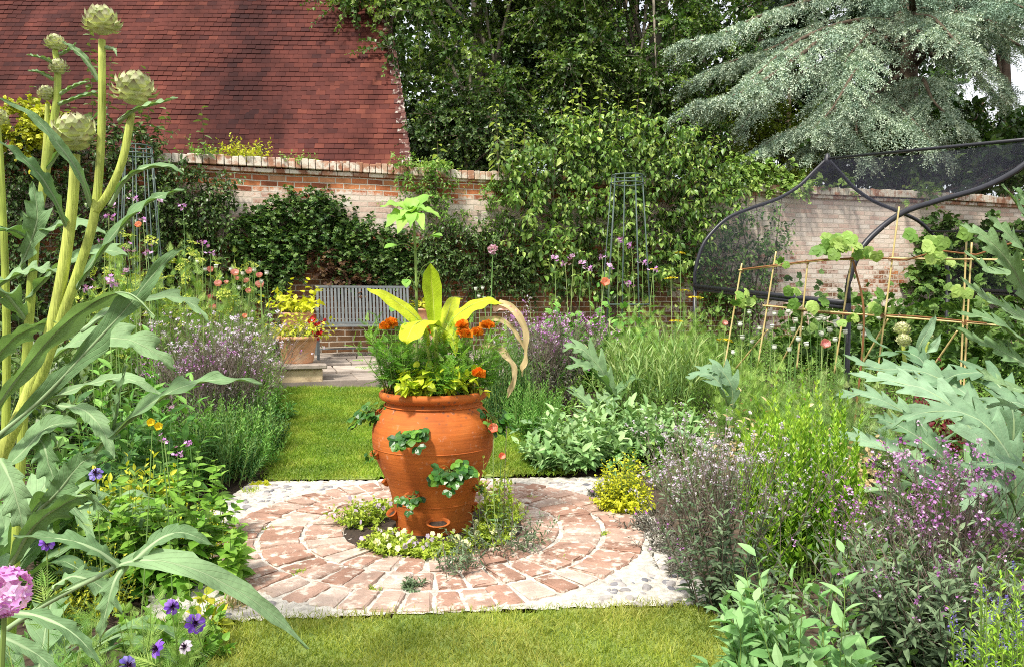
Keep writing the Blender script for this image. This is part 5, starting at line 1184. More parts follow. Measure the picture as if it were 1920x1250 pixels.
def bud(t, c, r, ax=(0, 0, 1), rows=7, spread=.74):
    ax = nrm(np.asarray(ax, float)); s_ = nrm(np.cross(ax, [.3, 1, .1])); f_ = np.cross(ax, s_); A = np.array([s_, f_, ax])
    g = G(); g.lathe([(.01, -.72*r), (.55*r, -.58*r), (.84*r, -.1*r), (.76*r, .35*r), (.45*r, .72*r), (.01, .85*r)], 20, c, ax=A, a=.5)
    for i in range(rows):
        f = i/(rows-1); th0 = math.radians(122-104*f); n = max(4, int(8.6*math.sin(th0))); ph = np.arange(n)*2*PI/n+i*PI/8.6*1.0+RG.normal(0, .07, n)
        rad = np.stack([np.cos(ph)*math.sin(th0), np.sin(ph)*math.sin(th0), np.full(n, math.cos(th0)*1.02)], -1)
        tg = np.stack([-np.cos(ph)*math.cos(th0), -np.sin(ph)*math.cos(th0), np.full(n, math.sin(th0))], -1)
        axs = nrm(tg+rad*spread*(1.25-.75*f)); nz = nrm(rad-axs*(rad*axs).sum(1, keepdims=True)); X = np.cross(axs, nz)
        L_ = r*(.80-.15*f)*uni(.9, 1.1, n)[:, None]
        g.inst(T_BR, (rad*r*.74)@A+c, (X*L_*1.08)@A, (axs*L_)@A, (nz*L_)@A, rnd(n))
    return g.build('flower_bud', M_bract, t)
def rosette(n, L, b_=None, up=(.35, 1.2), arc=.55, rng=(0, 2*PI), wid=.12):
    sp = []
    for k in range(n):
        th = rng[0]+(rng[1]-rng[0])*(k+RG.uniform(.1, .9))/n; e = np.array([math.cos(th), math.sin(th), 0]); l = L*RG.uniform(.7, 1.1); u = RG.uniform(*up)
        c = [np.zeros(3)+UP*.03, e*l*.25+UP*l*.30*u, e*l*.60+UP*l*.48*u, e*l*.95+UP*l*(.48*u-arc*.35)]
        sp.append((c, wid*RG.uniform(.8, 1.2), nrm(UP*1.0+e*-.25), {}))
    return sp
# big silver artichoke on the right, arching from the right edge
art_plant('silver_artichoke', 'large silver-leaved artichoke arching in from the right edge above the lilac verbena', 1800, 3.7,
  [([(1880, 960, 3.2), (1850, 850, 3.15), (1770, 750, 3.2), (1680, 715, 3.3), (1590, 700, 3.4)], 0.110, (-.25, -.45, .85), {}), ([(1900, 900, 3.3), (1830, 760, 3.4), (1740, 700, 3.6), (1650, 690, 3.8), (1580, 665, 3.9)], 0.103, (-.2, -.4, .9), {}),
   ([(1900, 1000, 3.0), (1900, 880, 2.95), (1840, 790, 2.95), (1750, 770, 3.0), (1660, 800, 3.05)], 0.103, (-.3, -.5, .8), {}), ([(1850, 950, 3.2), (1760, 850, 3.2), (1690, 800, 3.25), (1630, 780, 3.3)], 0.089, (-.3, -.5, .8), {}),
   ([(1920, 990, 2.9), (1890, 920, 2.75), (1860, 900, 2.7), (1830, 920, 2.65), (1800, 960, 2.6)], 0.076, (-.4, -.6, .7), {}), ([(1980, 960, 2.9), (1950, 900, 2.8), (1900, 870, 2.75), (1850, 870, 2.7), (1780, 872, 2.7)], 0.062, (-.2, -.5, .9), {}),
   ([(1850, 900, 3.6), (1790, 760, 3.7), (1740, 690, 3.9), (1700, 660, 4.0), (1640, 670, 4.1)], 0.089, (0, -.4, .9), {}), ([(1890, 900, 3.4), (1900, 780, 3.4), (1860, 710, 3.5), (1800, 700, 3.5), (1740, 730, 3.5)], 0.096, (-.2, -.5, .85), {}),
   ([(1960, 950, 3.3), (1960, 820, 3.2), (1920, 760, 3.2), (1860, 760, 3.2), (1800, 800, 3.2)], 0.103, (-.2, -.5, .85), {}), ([(1850, 950, 3.4), (1700, 860, 3.4), (1600, 820, 3.5), (1540, 830, 3.5)], 0.069, (-.1, -.4, .9), {}),
   ([(1840, 930, 3.6), (1720, 790, 3.6), (1620, 740, 3.7), (1560, 745, 3.75)], 0.083, (-.1, -.4, .9), {})], L_art2, lob=10, lw=.74)
art_plant('budding_artichoke', 'small artichoke with two round green buds in front of the bamboo trellis', 1700, 5.1,
  [([(1700, 720, 5.0), (1670, 660, 4.9), (1640, 640, 4.85), (1618, 610, 4.85)], .035, (-.3, -.4, .8), dict(lobes=0)), ([(1710, 720, 5.0), (1720, 660, 4.9), (1745, 610, 4.9), (1755, 590, 4.9)], .035, (.3, -.6, .6), dict(lobes=0)),
   ([(1710, 720, 5.0), (1730, 670, 4.9), (1750, 650, 4.85), (1765, 625, 4.85)], .035, (.3, -.5, .7), dict(lobes=0))]+rosette(8, .7, wid=.10), L_art2,
  stemlist=[([(1702, 740, 5.1), (1698, 690, 5.1), (1692, 640, 5.1)], .014, .011), ([(1704, 740, 5.1), (1725, 690, 5.05), (1741, 640, 5.05)], .012, .008)], budlist=[(1691, 617, 5.1, .045, (0, -.1, 1), 8), (1694, 638, 5.0, .04, (.1, -.5, .8), 8), (1742, 630, 5.05, .022, (0, 0, 1), 6)])
art_plant('young_artichoke', 'low green artichoke rosette behind the sage row', 1120, 6.6, [([(1155, 745, 6.4), (1125, 690, 6.3), (1090, 655, 6.25), (1055, 655, 6.2)], .15, (-.3, -.5, .8), {}), ([(1155, 745, 6.4), (1120, 700, 6.2), (1090, 685, 6.1), (1060, 690, 6.05)], .13, (-.3, -.5, .8), {})]+rosette(7, .62, wid=.12), L_art)
art_plant('young_artichoke', 'low artichoke rosette beside the feathery lime plant', 1345, 5.3, [([(1365, 760, 5.2), (1350, 720, 5.1), (1325, 700, 5.1), (1285, 708, 5.05)], .10, (-.3, -.5, .8), {}), ([(1375, 765, 5.2), (1370, 720, 5.15), (1345, 690, 5.15), (1310, 695, 5.15)], .10, (-.3, -.5, .8), {})]+rosette(6, .42, wid=.08), L_art2)
art_plant('young_artichoke', 'low artichoke rosette left of the sage row by the tarragon', 1060, 6.0, rosette(9, .45, wid=.08), L_art)
art_plant('young_artichoke', 'dark-leaved artichoke crowding beneath the silver one at the right', 1790, 3.75, rosette(18, .72, wid=.075, up=(.5, 1.3)), L_art, lob=7, lw=.68)
# tall artichoke at the extreme right
def _st(sp): return sp
art_plant('tall_artichoke', 'tall pale green artichoke leaning in at the right edge over the trellis', 1990, 2.35,
  [([(1985, 640, 2.3), (1930, 560, 2.25), (1890, 490, 2.2), (1840, 440, 2.2), (1795, 420, 2.2)], 0.0440, (-.5, -.5, .6), dict(lobes=9)), ([(1985, 600, 2.3), (1940, 500, 2.2), (1900, 450, 2.15), (1850, 400, 2.15)], 0.0400, (-.5, -.5, .6), dict(lobes=9)),
   ([(1985, 520, 2.3), (1950, 450, 2.2), (1920, 400, 2.15), (1880, 345, 2.1)], 0.0360, (-.5, -.5, .6), dict(lobes=9)), ([(1990, 700, 2.3), (1920, 640, 2.2), (1860, 600, 2.15), (1790, 585, 2.15)], 0.0440, (-.4, -.5, .7), dict(lobes=9)),
   ([(1990, 760, 2.3), (1930, 690, 2.2), (1860, 650, 2.2), (1780, 610, 2.2)], 0.0400, (-.4, -.5, .7), dict(lobes=9)), ([(1990, 800, 2.3), (1930, 740, 2.2), (1880, 720, 2.15), (1830, 690, 2.15)], 0.0400, (-.4, -.5, .7), dict(lobes=9)),
   ([(1990, 570, 2.35), (1920, 520, 2.4), (1860, 510, 2.4), (1810, 470, 2.4)], 0.0440, (-.4, -.4, .8), dict(lobes=9)), ([(1990, 660, 2.4), (1920, 600, 2.45), (1850, 560, 2.45), (1800, 520, 2.45)], 0.0480, (-.4, -.4, .8), dict(lobes=9)),
   ([(1990, 860, 2.4), (1940, 790, 2.35), (1900, 760, 2.3), (1850, 760, 2.3)], 0.0480, (-.4, -.4, .8), dict(lobes=8)), ([(1990, 700, 2.35), (2060, 640, 2.3), (2120, 600, 2.3), (2190, 610, 2.3)], .05, (.2, -.4, .8), dict(lobes=8)), ([(1990, 520, 2.35), (2040, 450, 2.4), (2090, 420, 2.45), (2140, 430, 2.5)], .04, (.2, -.4, .8), dict(lobes=8)), ([(1990, 850, 2.35), (2070, 780, 2.2), (2130, 770, 2.1), (2200, 800, 2.1)], .06, (.2, -.4, .8), dict(lobes=8)), ([(1990, 480, 2.35), (1950, 420, 2.35), (1925, 380, 2.35), (1900, 350, 2.35)], 0.0400, (-.5, -.4, .7), dict(lobes=8))], L_art,
  stemlist=[([(1990, 1300, 2.35), (1990, 900, 2.35), (1992, 600, 2.35), (1985, 330, 2.35)], .018, .010)], budlist=[(1985, 300, 2.35, .036, (0, -.1, 1), 7)])
# seed-pod plants, fennels and feathery greens in the middle of the right bed
upright('seeding_radish', 1225, 775, 250, 585, 90, T_TH, .15, 12, L_seed, 'tangle of long green seed pods standing behind the sage', lean=.5, ang=38, wd=1.6, t0=.25, s1=.8, fill=.7, r=.004)
upright('seeding_rocket', 1345, 775, 170, 620, 60, T_TH, .12, 12, L_fenn, 'thin grey-green seeding rocket right of the pod tangle', lean=.5, ang=40, wd=1.8, t0=.2, fill=.7)
upright('fennel', 1290, 740, 220, 535, 60, T_FEA, .16, 9, L_fenn, 'pale feathery fennel in front of the wire obelisk', lean=.35, ang=45, t0=.2, s1=.5, d=7.4)
upright('fennel', 1190, 720, 190, 535, 50, T_FEA, .16, 9, L_fenn, 'feathery green fennel left of the yellow achillea', lean=.35, ang=45, t0=.2, s1=.5, d=7.8)
upright('cosmos', 1470, 840, 120, 672, 50, T_FEA, .12, 10, L_feath, 'vivid lime feathery cosmos foliage behind the rosemary', lean=.4, ang=45, t0=.15, d=4.9)
upright('cosmos', 1405, 850, 70, 710, 22, T_FEA, .09, 10, L_feath, 'smaller lime feathery foliage left of the vivid clump', lean=.4, ang=45, t0=.15, d=4.8)
upright('dill', 1430, 800, 220, 630, 80, T_FEA, .12, 8, L_fenn, 'pale seeding dill in front of the trellis foot', lean=.45, ang=45, t0=.2, d=5.6)
upright('dill', 1570, 790, 240, 640, 80, T_FEA, .12, 8, L_seed, 'straw-green dill between the trellis and the silver artichoke', lean=.45, ang=45, t0=.2, d=5.3)
upright('dry_poppy_foliage', 1400, 860, 150, 680, 44, T_OV, .07, 9, L_dry, 'withered buff poppy leaves around the lime feathery plants', lean=.6, ang=70, t0=.1, d=4.95)
upright('dry_poppy_foliage', 1560, 840, 160, 680, 40, T_OV, .07, 9, L_dry, 'withered buff leaves left of the silver artichoke', lean=.6, ang=70, t0=.1, d=4.6)
upright('savory', 1420, 1150, 130, 1020, 60, T_OV, .04, 12, L_verb, 'grey-green herb filling the gap between leaning verbena and broad-leaved sage', lean=.5, ang=60, d=2.75)
upright('savory', 1320, 880, 190, 750, 100, T_N, .04, 20, L_verb, 'dark wiry herb between the sage row and the rosemary', lean=.5, ang=50, d=4.5, fl=(40, 'flower', 'savory_flower', P_white, B_cluster, .012, (0, -.5, .8)))
upright('rosemary_hedge', 948, 790, 100, 600, 150, T_N, .05, 40, L_hyss, 'dark green upright rosemary close behind the right side of the urn', lean=.18, ang=40, wd=1.2, d=6.6, vary=(.7, 1.05))
upright('rosemary_hedge', 1000, 805, 120, 690, 90, T_N, .05, 30, L_tarr, 'lower rosemary at the edge of the back lawn', lean=.35, ang=40, wd=1.2, d=6.3)
wispy('dark_verbena', 1035, 745, 170, 590, 80, L_verb2, P_lilac, 'dark purple haze of verbena behind the urn on the right', nfl=300, fs=.016, lean=.5, ll=.06, d=7.3, br=9)
upright('marjoram', 985, 740, 130, 555, 60, T_OV, .03, 16, L_weed, 'pale pink marjoram heads behind the dark verbena', lean=.4, d=8.2, fl=(60, 'flower', 'marjoram_flower', P_white, B_cluster, .024, (0, -.4, .8)))
upright('lovage', 1080, 700, 190, 545, 60, T_LOB, .12, 8, L_tarr, 'bright green lovage below the orange poppy', lean=.45, ang=60, d=8.3)
upright('comfrey', 1150, 690, 170, 520, 54, T_OV, .15, 8, L_tarr, 'leafy green comfrey at the foot of the wire obelisk', lean=.45, ang=60, d=8.6)
upright('mullein', 1040, 690, 70, 560, 26, T_N, .10, 14, L_tarr, 'narrow-leaved green spikes left of the lovage', lean=.2, ang=35, d=8.6)
upright('border_shrub', 1030, 690, 130, 520, 60, T_OV, .07, 14, L_ivy, 'dark leafy shrub at the wall foot right of the allium', lean=.5, d=9.6)
for px, py, d, sz, lab in ((1258, 522, 7.6, .07, 'tallest yellow achillea head by the obelisk'), (1305, 558, 7.3, .07, 'yellow achillea head near the cage rail'), (1283, 545, 7.5, .06, 'yellow achillea head between its two taller neighbours'), (1268, 602, 6.6, .06, 'small bright yellow achillea above the pod tangle'), (1360, 638, 6.2, .07, 'bright yellow achillea in front of the first bamboo cane'), (1276, 475, 8.0, .06, 'highest pale yellow umbel at the pear foliage'), (1225, 505, 8.2, .05, 'pale yellow umbel at the right leg of the obelisk')):
    stalk('achillea', 'flower', px, py, d, lab, 'yellow achillea heads in the right bed', 'flower_head', 'achillea_head', P_ach, B_umbel, sz, lv=L_fenn, T=T_FEA, ll=.1, nleaf=9, r=.003)
k_ = 0
for px, py, d in [(1388, 608, 6.9), (1405, 585, 6.8), (1392, 632, 6.6), (1410, 640, 6.5), (1452, 588, 6.7), (1448, 612, 6.6), (1478, 583, 6.7), (1492, 600, 6.5), (1487, 618, 6.4), (1497, 635, 6.3), (1516, 578, 6.6), (1535, 598, 6.4), (1540, 595, 6.5), (1545, 597, 6.6), (1567, 605, 6.4), (1566, 636, 6.2), (1568, 610, 6.3), (1597, 598, 6.5), (1612, 614, 6.3), (1620, 626, 6.3), (1502, 616, 6.5), (1556, 618, 6.4), (1540, 625, 6.3), (1480, 655, 6.2), (1512, 645, 6.2), (1424, 615, 6.7), (1397, 572, 6.9), (1622, 592, 6.5), (1648, 595, 6.4), (1452, 650, 6.3), (1585, 622, 6.3), (1375, 660, 6.3)]:
    stalk('poppy_seed_head', 'seed head', px, py, d, 'whitish poppy seed head on a thin stalk in front of the bamboo trellis', 'poppy seed heads in front of the trellis', 'seed_pod', 'poppy_pod', M_pod, B_pod, RG.uniform(.019, .027), r=.0028)
for px, py, d, lab in ((1545, 648, 6.0, 'pale pink poppy in bloom among the white seed heads'), (1358, 608, 6.8, 'small pink poppy left of the first bamboo cane')):
    stalk('pink_poppy', 'flower', px, py, d, lab, None, 'flower', 'pink_poppy', P_pink, B_poppy, .045 if px > 1400 else .03, face=(0, -.7, .7), lv=L_sage)
stalk('orange_poppy', 'flower', 1132, 532, 8.0, 'single coral-orange poppy in front of the obelisk', None, 'flower', 'coral_poppy', P_coral, B_poppy, .055, face=(0, -.8, .5), lv=L_tarr, r=.004)
stalk('allium', 'flower', 924, 468, 6.8, 'tall pink allium globe against the dark climber', None, 'flower_head', 'allium_head', P_all, B_pompom, .050, base=916, r=.005)
for px, py, d in [(1040, 485, 9), (1075, 482, 8.8), (1092, 495, 8.8), (1103, 503, 8.6), (1160, 448, 9), (1184, 458, 9), (1142, 500, 8.8), (1225, 505, 8.8), (1060, 495, 9.2), (1180, 530, 8.6), (1130, 482, 9), (1205, 492, 9)]:
    stalk('purple_top_verbena', 'flower', px, py, d, 'lilac verbena head on a tall wiry stem around the wire obelisk', 'tall verbena around the right obelisk', 'flower_head', 'tall_verbena_head', P_lilac, B_cluster, .05, r=.003)
for px, py, d in [(892, 542, 6.9), (905, 540, 6.9), (898, 555, 6.9), (908, 560, 6.8)]:
    stalk('poppy_seed_head', 'seed head', px, py, d, 'small white seed head just left of the allium', 'seed heads beside the allium', 'seed_pod', 'poppy_pod', M_pod, B_pod, .018, r=.0025)
upright('red_orache', 1745, 740, 120, 650, 26, T_OV, .06, 14, L_dkred, 'dark red leafed orache at the foot of the trellis', lean=.3, d=5.6, fill=.9)
upright('blackcurrant', 1560, 660, 240, 500, 60, T_LOB, .15, 9, L_curr, 'lobed-leaved currant bush inside the cage left of centre', 'shrub', 'currant bushes in the cage', lean=.5, d=9.3)
upright('blackcurrant', 1660, 660, 240, 520, 60, T_LOB, .15, 9, L_curr, 'lobed-leaved currant bush in the middle of the cage', 'shrub', 'currant bushes in the cage', lean=.5, d=8.6)
upright('blackcurrant', 1780, 680, 280, 500, 70, T_LOB, .15, 9, L_curr, 'lobed-leaved currant bush at the right of the cage behind the double cane', 'shrub', 'currant bushes in the cage', lean=.5, d=8.2)
upright('blackcurrant', 1390, 660, 170, 580, 50, T_OV, .08, 12, L_curr, 'dark low bush below the rail at the left end of the cage', 'shrub', None, lean=.5, d=9.4)
# squash vine leaves on the trellis
def vine():
    b_ = gp(1600, 6.1); t = thing('squash_vine', 'squash vine with large pale leaves tied along the bamboo trellis', 'climber', b_); gl, gs = G(), G()
    rail = [(1392, 505, 6.48), (1450, 498, 6.38), (1540, 487, 6.22), (1640, 483, 6.08), (1700, 488, 5.95), (1760, 470, 5.85), (1830, 478, 5.75), (1900, 455, 5.6)]
    gs.tubes(np.array([P(*q)-b_ for q in rail]), .007, 6, .5)
    gs.tubes(crom([(0, 0, 0), P(1620, 600, 6.1)-b_, P(1600, 490, 6.14)-b_], 12), .008, 6, .5)
    gs.tubes(crom([P(1440, 572, 6.4)-b_, P(1560, 588, 6.2)-b_, P(1700, 592, 6.0)-b_, P(1850, 606, 5.75)-b_], 16), .006, 6, .5)
    for (x, y, n, s_, rr_) in ((1590, 455, 9, .16, 26), (1570, 465, 4, .14, 14), (1620, 475, 5, .12, 14), (1765, 455, 7, .15, 22), (1745, 475, 3, .12, 12), (1785, 480, 4, .12, 14), (1395, 556, 4, .11, 12), (1412, 562, 3, .11, 10), (1490, 552, 4, .12, 14), (1530, 565, 3, .13, 12), (1645, 570, 4, .13, 14), (1470, 487, 3, .08, 10), (1585, 595, 3, .1, 12), (1820, 540, 3, .12, 18)):
        px_, py_ = x+RG.normal(0, rr_, n), y+RG.normal(0, rr_*.6, n); pp = np.array([P(a, b, 6.0+RG.normal(0, .06)-(a-1600)*.0015) for a, b in zip(px_, py_)])-b_
        leaves(gl, T_VINE, pp, RG.normal(0, 1, (n, 3))*np.array([1, .2, .4])-UP*.4, s_*.62*uni(.7, 1.1, n), s_*.62, np.array([0, -1., .5]), None, 0, .35)
    gl.build('foliage', L_vine, t); gs.build('stem', M_twine, t)
vine()
# urn-side poppies
for px, py, d, lab, sz in ((925, 805, 3.75, 'coral pink poppy beside the right shoulder of the urn', .028), (940, 856, 3.7, 'lower coral pink poppy to the right of the urn', .020)):
    stalk('urn_poppy', 'flower', px, py, d, lab, None, 'flower', 'urn_poppy', P_coral, B_poppy, sz, base=930, face=(.1, -.8, .6), r=.002, lv=L_seed, nleaf=12, ll=.05)
upright('poppy_foliage', 932, 1020, 84, 835, 34, T_OV, .040, 15, L_viola, 'yellowing poppy foliage standing against the right side of the urn', lean=.2, d=3.78)
for px, py, d in ((966, 905, 3.55), (985, 960, 3.6), (830, 1012, 3.2), (950, 800, 3.75)):
    stalk('thin_stalk', 'plant', px, py, d, 'bare dark wiry stalk rising from the planting round the urn', 'wiry stalks round the urn', 'seed_pod', 'small_pod', L_verb2, B_pod, .005, r=.0014, sm=M_bstem, lv=L_verb, ll=.02, nleaf=7)
# ================================================================== LEFT BED
# the tall artichoke close to the camera
D0 = 1.75
F_ = dict(lobes=5, lw=.34, n=56, wav=.16, fold=.24, wf=5, fwd=.5)
FL = dict(lobes=5, lw=.5, n=54, wav=.14, fold=.2, wf=5)
def d_(l, d=D0): return [(x, y, d+dz) for x, y, dz in l]
UPN, LFT = (-.1, -.55, .85), (-.5, -.5, .7)
specs = [
 (d_([(187, 152, 0), (160, 112, -.02), (138, 92, -.03), (116, 77, -.04)]), 0.0112, (.5, -.6, .6), F_),
 (d_([(172, 388, 0), (150, 330, -.05), (112, 275, -.09), (60, 218, -.12), (-10, 180, -.15)]), 0.0167, (.6, -.6, .5), F_),
 (d_([(128, 430, 0), (105, 378, -.06), (75, 330, -.1), (40, 295, -.13), (-10, 258, -.16)]), 0.0198, (.6, -.6, .5), F_),
 (d_([(222, 226, 0), (252, 205, -.03), (290, 194, -.05), (333, 182, -.06)]), 0.0124, (-.1, -.5, .85), F_),
 (d_([(205, 385, 0), (235, 335, -.03), (275, 314, -.05), (318, 312, -.05), (345, 327, -.05)]), 0.0149, (-.1, -.5, .85), F_),
 (d_([(142, 540, 0), (185, 478, -.05), (240, 410, -.08), (290, 372, -.08), (345, 355, -.08)]), 0.0310, (-.5, -.6, .6), dict(FL, lobes=4, lw=.55)),
 (d_([(-30, 800, 0), (40, 700, -.08), (110, 620, -.15), (180, 565, -.2), (240, 552, -.25), (290, 595, -.3)]), 0.0292, (.35, -.45, -.85), dict(F_, wav=.15)),
 (d_([(-20, 830, -.1), (80, 745, -.15), (170, 650, -.2), (240, 575, -.22), (300, 500, -.25), (345, 463, -.25)]), 0.0310, (-.55, -.7, -.45), dict(FL, lobes=3, lw=.72)),
 (d_([(150, 620, 0), (230, 570, .05), (310, 556, .1), (360, 570, .1), (392, 604, .1)]), 0.0260, (0, -.5, .85), FL),
 (d_([(60, 760, .05), (170, 720, 0), (240, 710, -.05), (310, 745, -.05)]), 0.0248, (0, -.5, .85), F_),
 (d_([(170, 850, -.05), (225, 800, -.1), (290, 752, -.14), (350, 722, -.16), (420, 710, -.16), (492, 718, -.16)]), 0.0310, (-.05, -.55, .85), dict(F_, prof=[(0, .3), (.2, .9), (.4, 1), (.6, .75), (.8, .45), (1, .02)])),
 (d_([(200, 830, -.05), (215, 780, -.1), (222, 735, -.12), (236, 685, -.12)]), 0.0217, (-.5, -.6, .5), F_),
 (d_([(110, 760, 0), (160, 770, -.06), (195, 810, -.1), (215, 860, -.12)]), 0.0236, (.3, -.6, .7), F_),
 (d_([(60, 800, 0), (80, 830, -.1), (95, 880, -.12), (110, 925, -.13)]), 0.0341, (-.2, -.95, .2), F_),
 (d_([(0, 860, -.1), (20, 900, -.16), (35, 950, -.18), (45, 1000, -.18)]), 0.0341, (.2, -.95, .2), F_),
 (d_([(70, 960, -.1), (110, 920, -.16), (150, 870, -.18), (185, 850, -.18)]), 0.0310, (-.4, -.7, -.4), F_),
 (d_([(20, 1060, -.3), (60, 990, -.34), (110, 950, -.36), (160, 930, -.36), (210, 965, -.36)]), 0.0310, (.3, -.6, -.7), F_),
 # the great leaf arching over the lawn
 (d_([(-60, 1230, -.45), (60, 1145, -.48), (170, 1085, -.5), (255, 1050, -.5), (350, 1062, -.5), (430, 1098, -.48), (515, 1155, -.46), (577, 1216, -.44)]), 0.0285, (-.05, -.5, .9), dict(F_, n=60, prof=[(0, .05), (.3, .12), (.42, .75), (.55, 1), (.7, .85), (.85, .5), (1, .02)])),
 (d_([(235, 1058, -.5), (215, 1090, -.53), (200, 1140, -.54), (185, 1205, -.54)]), 0.0186, (-.3, -.95, .2), F_),
 (d_([(225, 1062, -.5), (180, 1030, -.52), (120, 1010, -.53), (25, 1003, -.54)]), 0.0186, (.05, -.5, .9), F_),
 (d_([(250, 1052, -.5), (300, 1010, -.48), (345, 998, -.46), (402, 1022, -.45)]), 0.0211, (-.05, -.6, .8), F_),
 (d_([(-30, 1150, -.6), (50, 1150, -.62), (115, 1172, -.63), (160, 1208, -.63), (190, 1248, -.63)]), 0.0136, (-.1, -.5, .9), F_),
 (d_([(-40, 1180, -.65), (20, 1200, -.66), (75, 1230, -.66), (125, 1275, -.66)]), 0.0136, (-.1, -.5, .9), F_),
 (d_([(100, 1100, -.4), (140, 1080, -.42), (190, 1100, -.42), (230, 1150, -.42)]), 0.0217, (.1, -.5, .9), F_),
 (d_([(-30, 700, .1), (20, 640, .05), (70, 610, 0), (120, 600, 0)]), 0.0310, (.3, -.5, -.7), F_),
 (d_([(-40, 560, .1), (20, 520, .05), (70, 505, .02), (110, 510, 0)]), 0.0279, (.1, -.5, .8), F_),
 (d_([(200, 88, 0), (214, 92, -.01), (219, 105, -.02)]), 0.0050, (-.1, -.5, .8), F_),
 (d_([(-30, 920, -.1), (40, 850, -.1), (90, 800, -.1), (150, 790, -.1)]), 0.0372, (-.2, -.6, .6), F_),
]
art_plant('globe_artichoke', 'tall foreground globe artichoke with three swelling buds and long arching grey-green leaves', 0, D0, specs, L_art, lob=0, ribr=.0055,
 stemlist=[(d_([(-70, 1250, 0), (-5, 890, 0), (45, 760, 0), (90, 640, 0), (118, 510, 0), (136, 380, 0), (141, 290, 0)]), .0165, .0105), (d_([(60, 750, 0), (118, 590, 0), (150, 500, 0), (178, 398, 0), (190, 250, 0), (191, 75, 0)]), .0125, .0075), (d_([(178, 398, 0), (205, 360, 0), (230, 300, 0), (247, 212, 0)]), .0095, .008)],
 budlist=[(191, 44, D0, .033, (0, -.1, 1), 8), (252, 172, D0, .040, (.1, -.15, 1), 8), (141, 255, D0, .044, (0, -.25, 1), 8)])
D1 = 2.3
art_plant('globe_artichoke', 'second artichoke with small unopened buds behind the tall foreground one', 70, D1,
 [(d_([(100, 118, 0), (80, 108, -.04), (50, 102, -.06)], D1), .012, UPN, F_), (d_([(100, 148, 0), (75, 135, -.04), (52, 132, -.05)], D1), .011, UPN, F_), (d_([(112, 100, 0), (130, 92, -.02), (142, 80, -.03)], D1), .012, UPN, F_), (d_([(112, 175, 0), (140, 160, -.03), (168, 152, -.04)], D1), .014, UPN, F_), (d_([(108, 195, 0), (145, 182, -.03), (185, 170, -.04)], D1), .016, UPN, F_),
  (d_([(85, 320, 0), (130, 260, -.06), (200, 200, -.08)], D1), .02, UPN, F_), (d_([(60, 450, 0), (20, 430, -.1), (-40, 440, -.15)], D1), .05, UPN, FL), (d_([(50, 560, 0), (110, 500, -.1), (190, 470, -.15), (240, 480, -.2)], D1), .05, UPN, FL), (d_([(50, 600, 0), (0, 540, -.1), (-50, 530, -.1)], D1), .05, UPN, FL), (d_([(60, 700, 0), (150, 640, -.1), (250, 640, -.15), (330, 690, -.15)], D1), .06, UPN, FL),
  (d_([(40, 480, 0), (90, 430, -.1), (150, 420, -.15), (200, 440, -.15)], D1), .04, UPN, FL), (d_([(30, 520, 0), (60, 450, -.1), (70, 400, -.12), (60, 340, -.12)], D1), .045, (.3, -.7, .4), FL)]+rosette(10, .5, wid=.06), L_art,
 stemlist=[(d_([(20, 1200, 0), (60, 520, 0), (85, 330, 0), (105, 200, 0), (108, 130, 0), (103, 95, 0)], D1), .014, .008), (d_([(70, 430, 0), (85, 280, 0), (89, 195, 0)], D1), .009, .006), (d_([(10, 900, 0), (12, 600, 0), (2, 330, 0), (-4, 240, 0)], D1), .012, .008)],
 budlist=[(104, 82, D1, .024, (0, 0, 1), 7), (110, 128, D1, .024, (0, -.3, 1), 7), (88, 177, D1, .022, (0, 0, 1), 7), (-5, 222, D1, .026, (0, 0, 1), 7)])
art_plant('globe_artichoke', 'leafy artichoke rosette filling the left edge behind the foreground stems', -10, 2.9, rosette(18, .72, wid=.075, up=(.6, 1.9)), L_art, lob=5, lw=.6)
art_plant('globe_artichoke', 'artichoke rosette in the left bed between foreground stems and fennel', 120, 3.3, rosette(14, .55, wid=.065, up=(.6, 1.8)), L_art, lob=5, lw=.6)
art_plant('globe_artichoke', 'low artichoke rosette at the bottom left edge under the magenta phlox', -120, 1.95, rosette(12, .42, wid=.05, up=(.3, 1.1)), L_art, lob=0)
# magenta phlox at the very edge
def phlox():
    b_ = gp(-40, .95); t = thing('magenta_phlox', 'bright magenta phlox head at the lower left edge close to the camera', 'flower', b_); c = P(10, 1108, .95)-b_
    g = G(); g.tubes(crom([(0, 0, 0), c*.5, c], 8), .003, 6); g.build('stem', M_stem, t)
    n = 70; q = nrm(RG.normal(0, 1, (n, 3))*np.array([1, 1, .9])); flower_parts(t, 'flower', 'phlox_flower', P_mag, B_single, c+q*.026, q, np.full(n, .0115))
phlox()
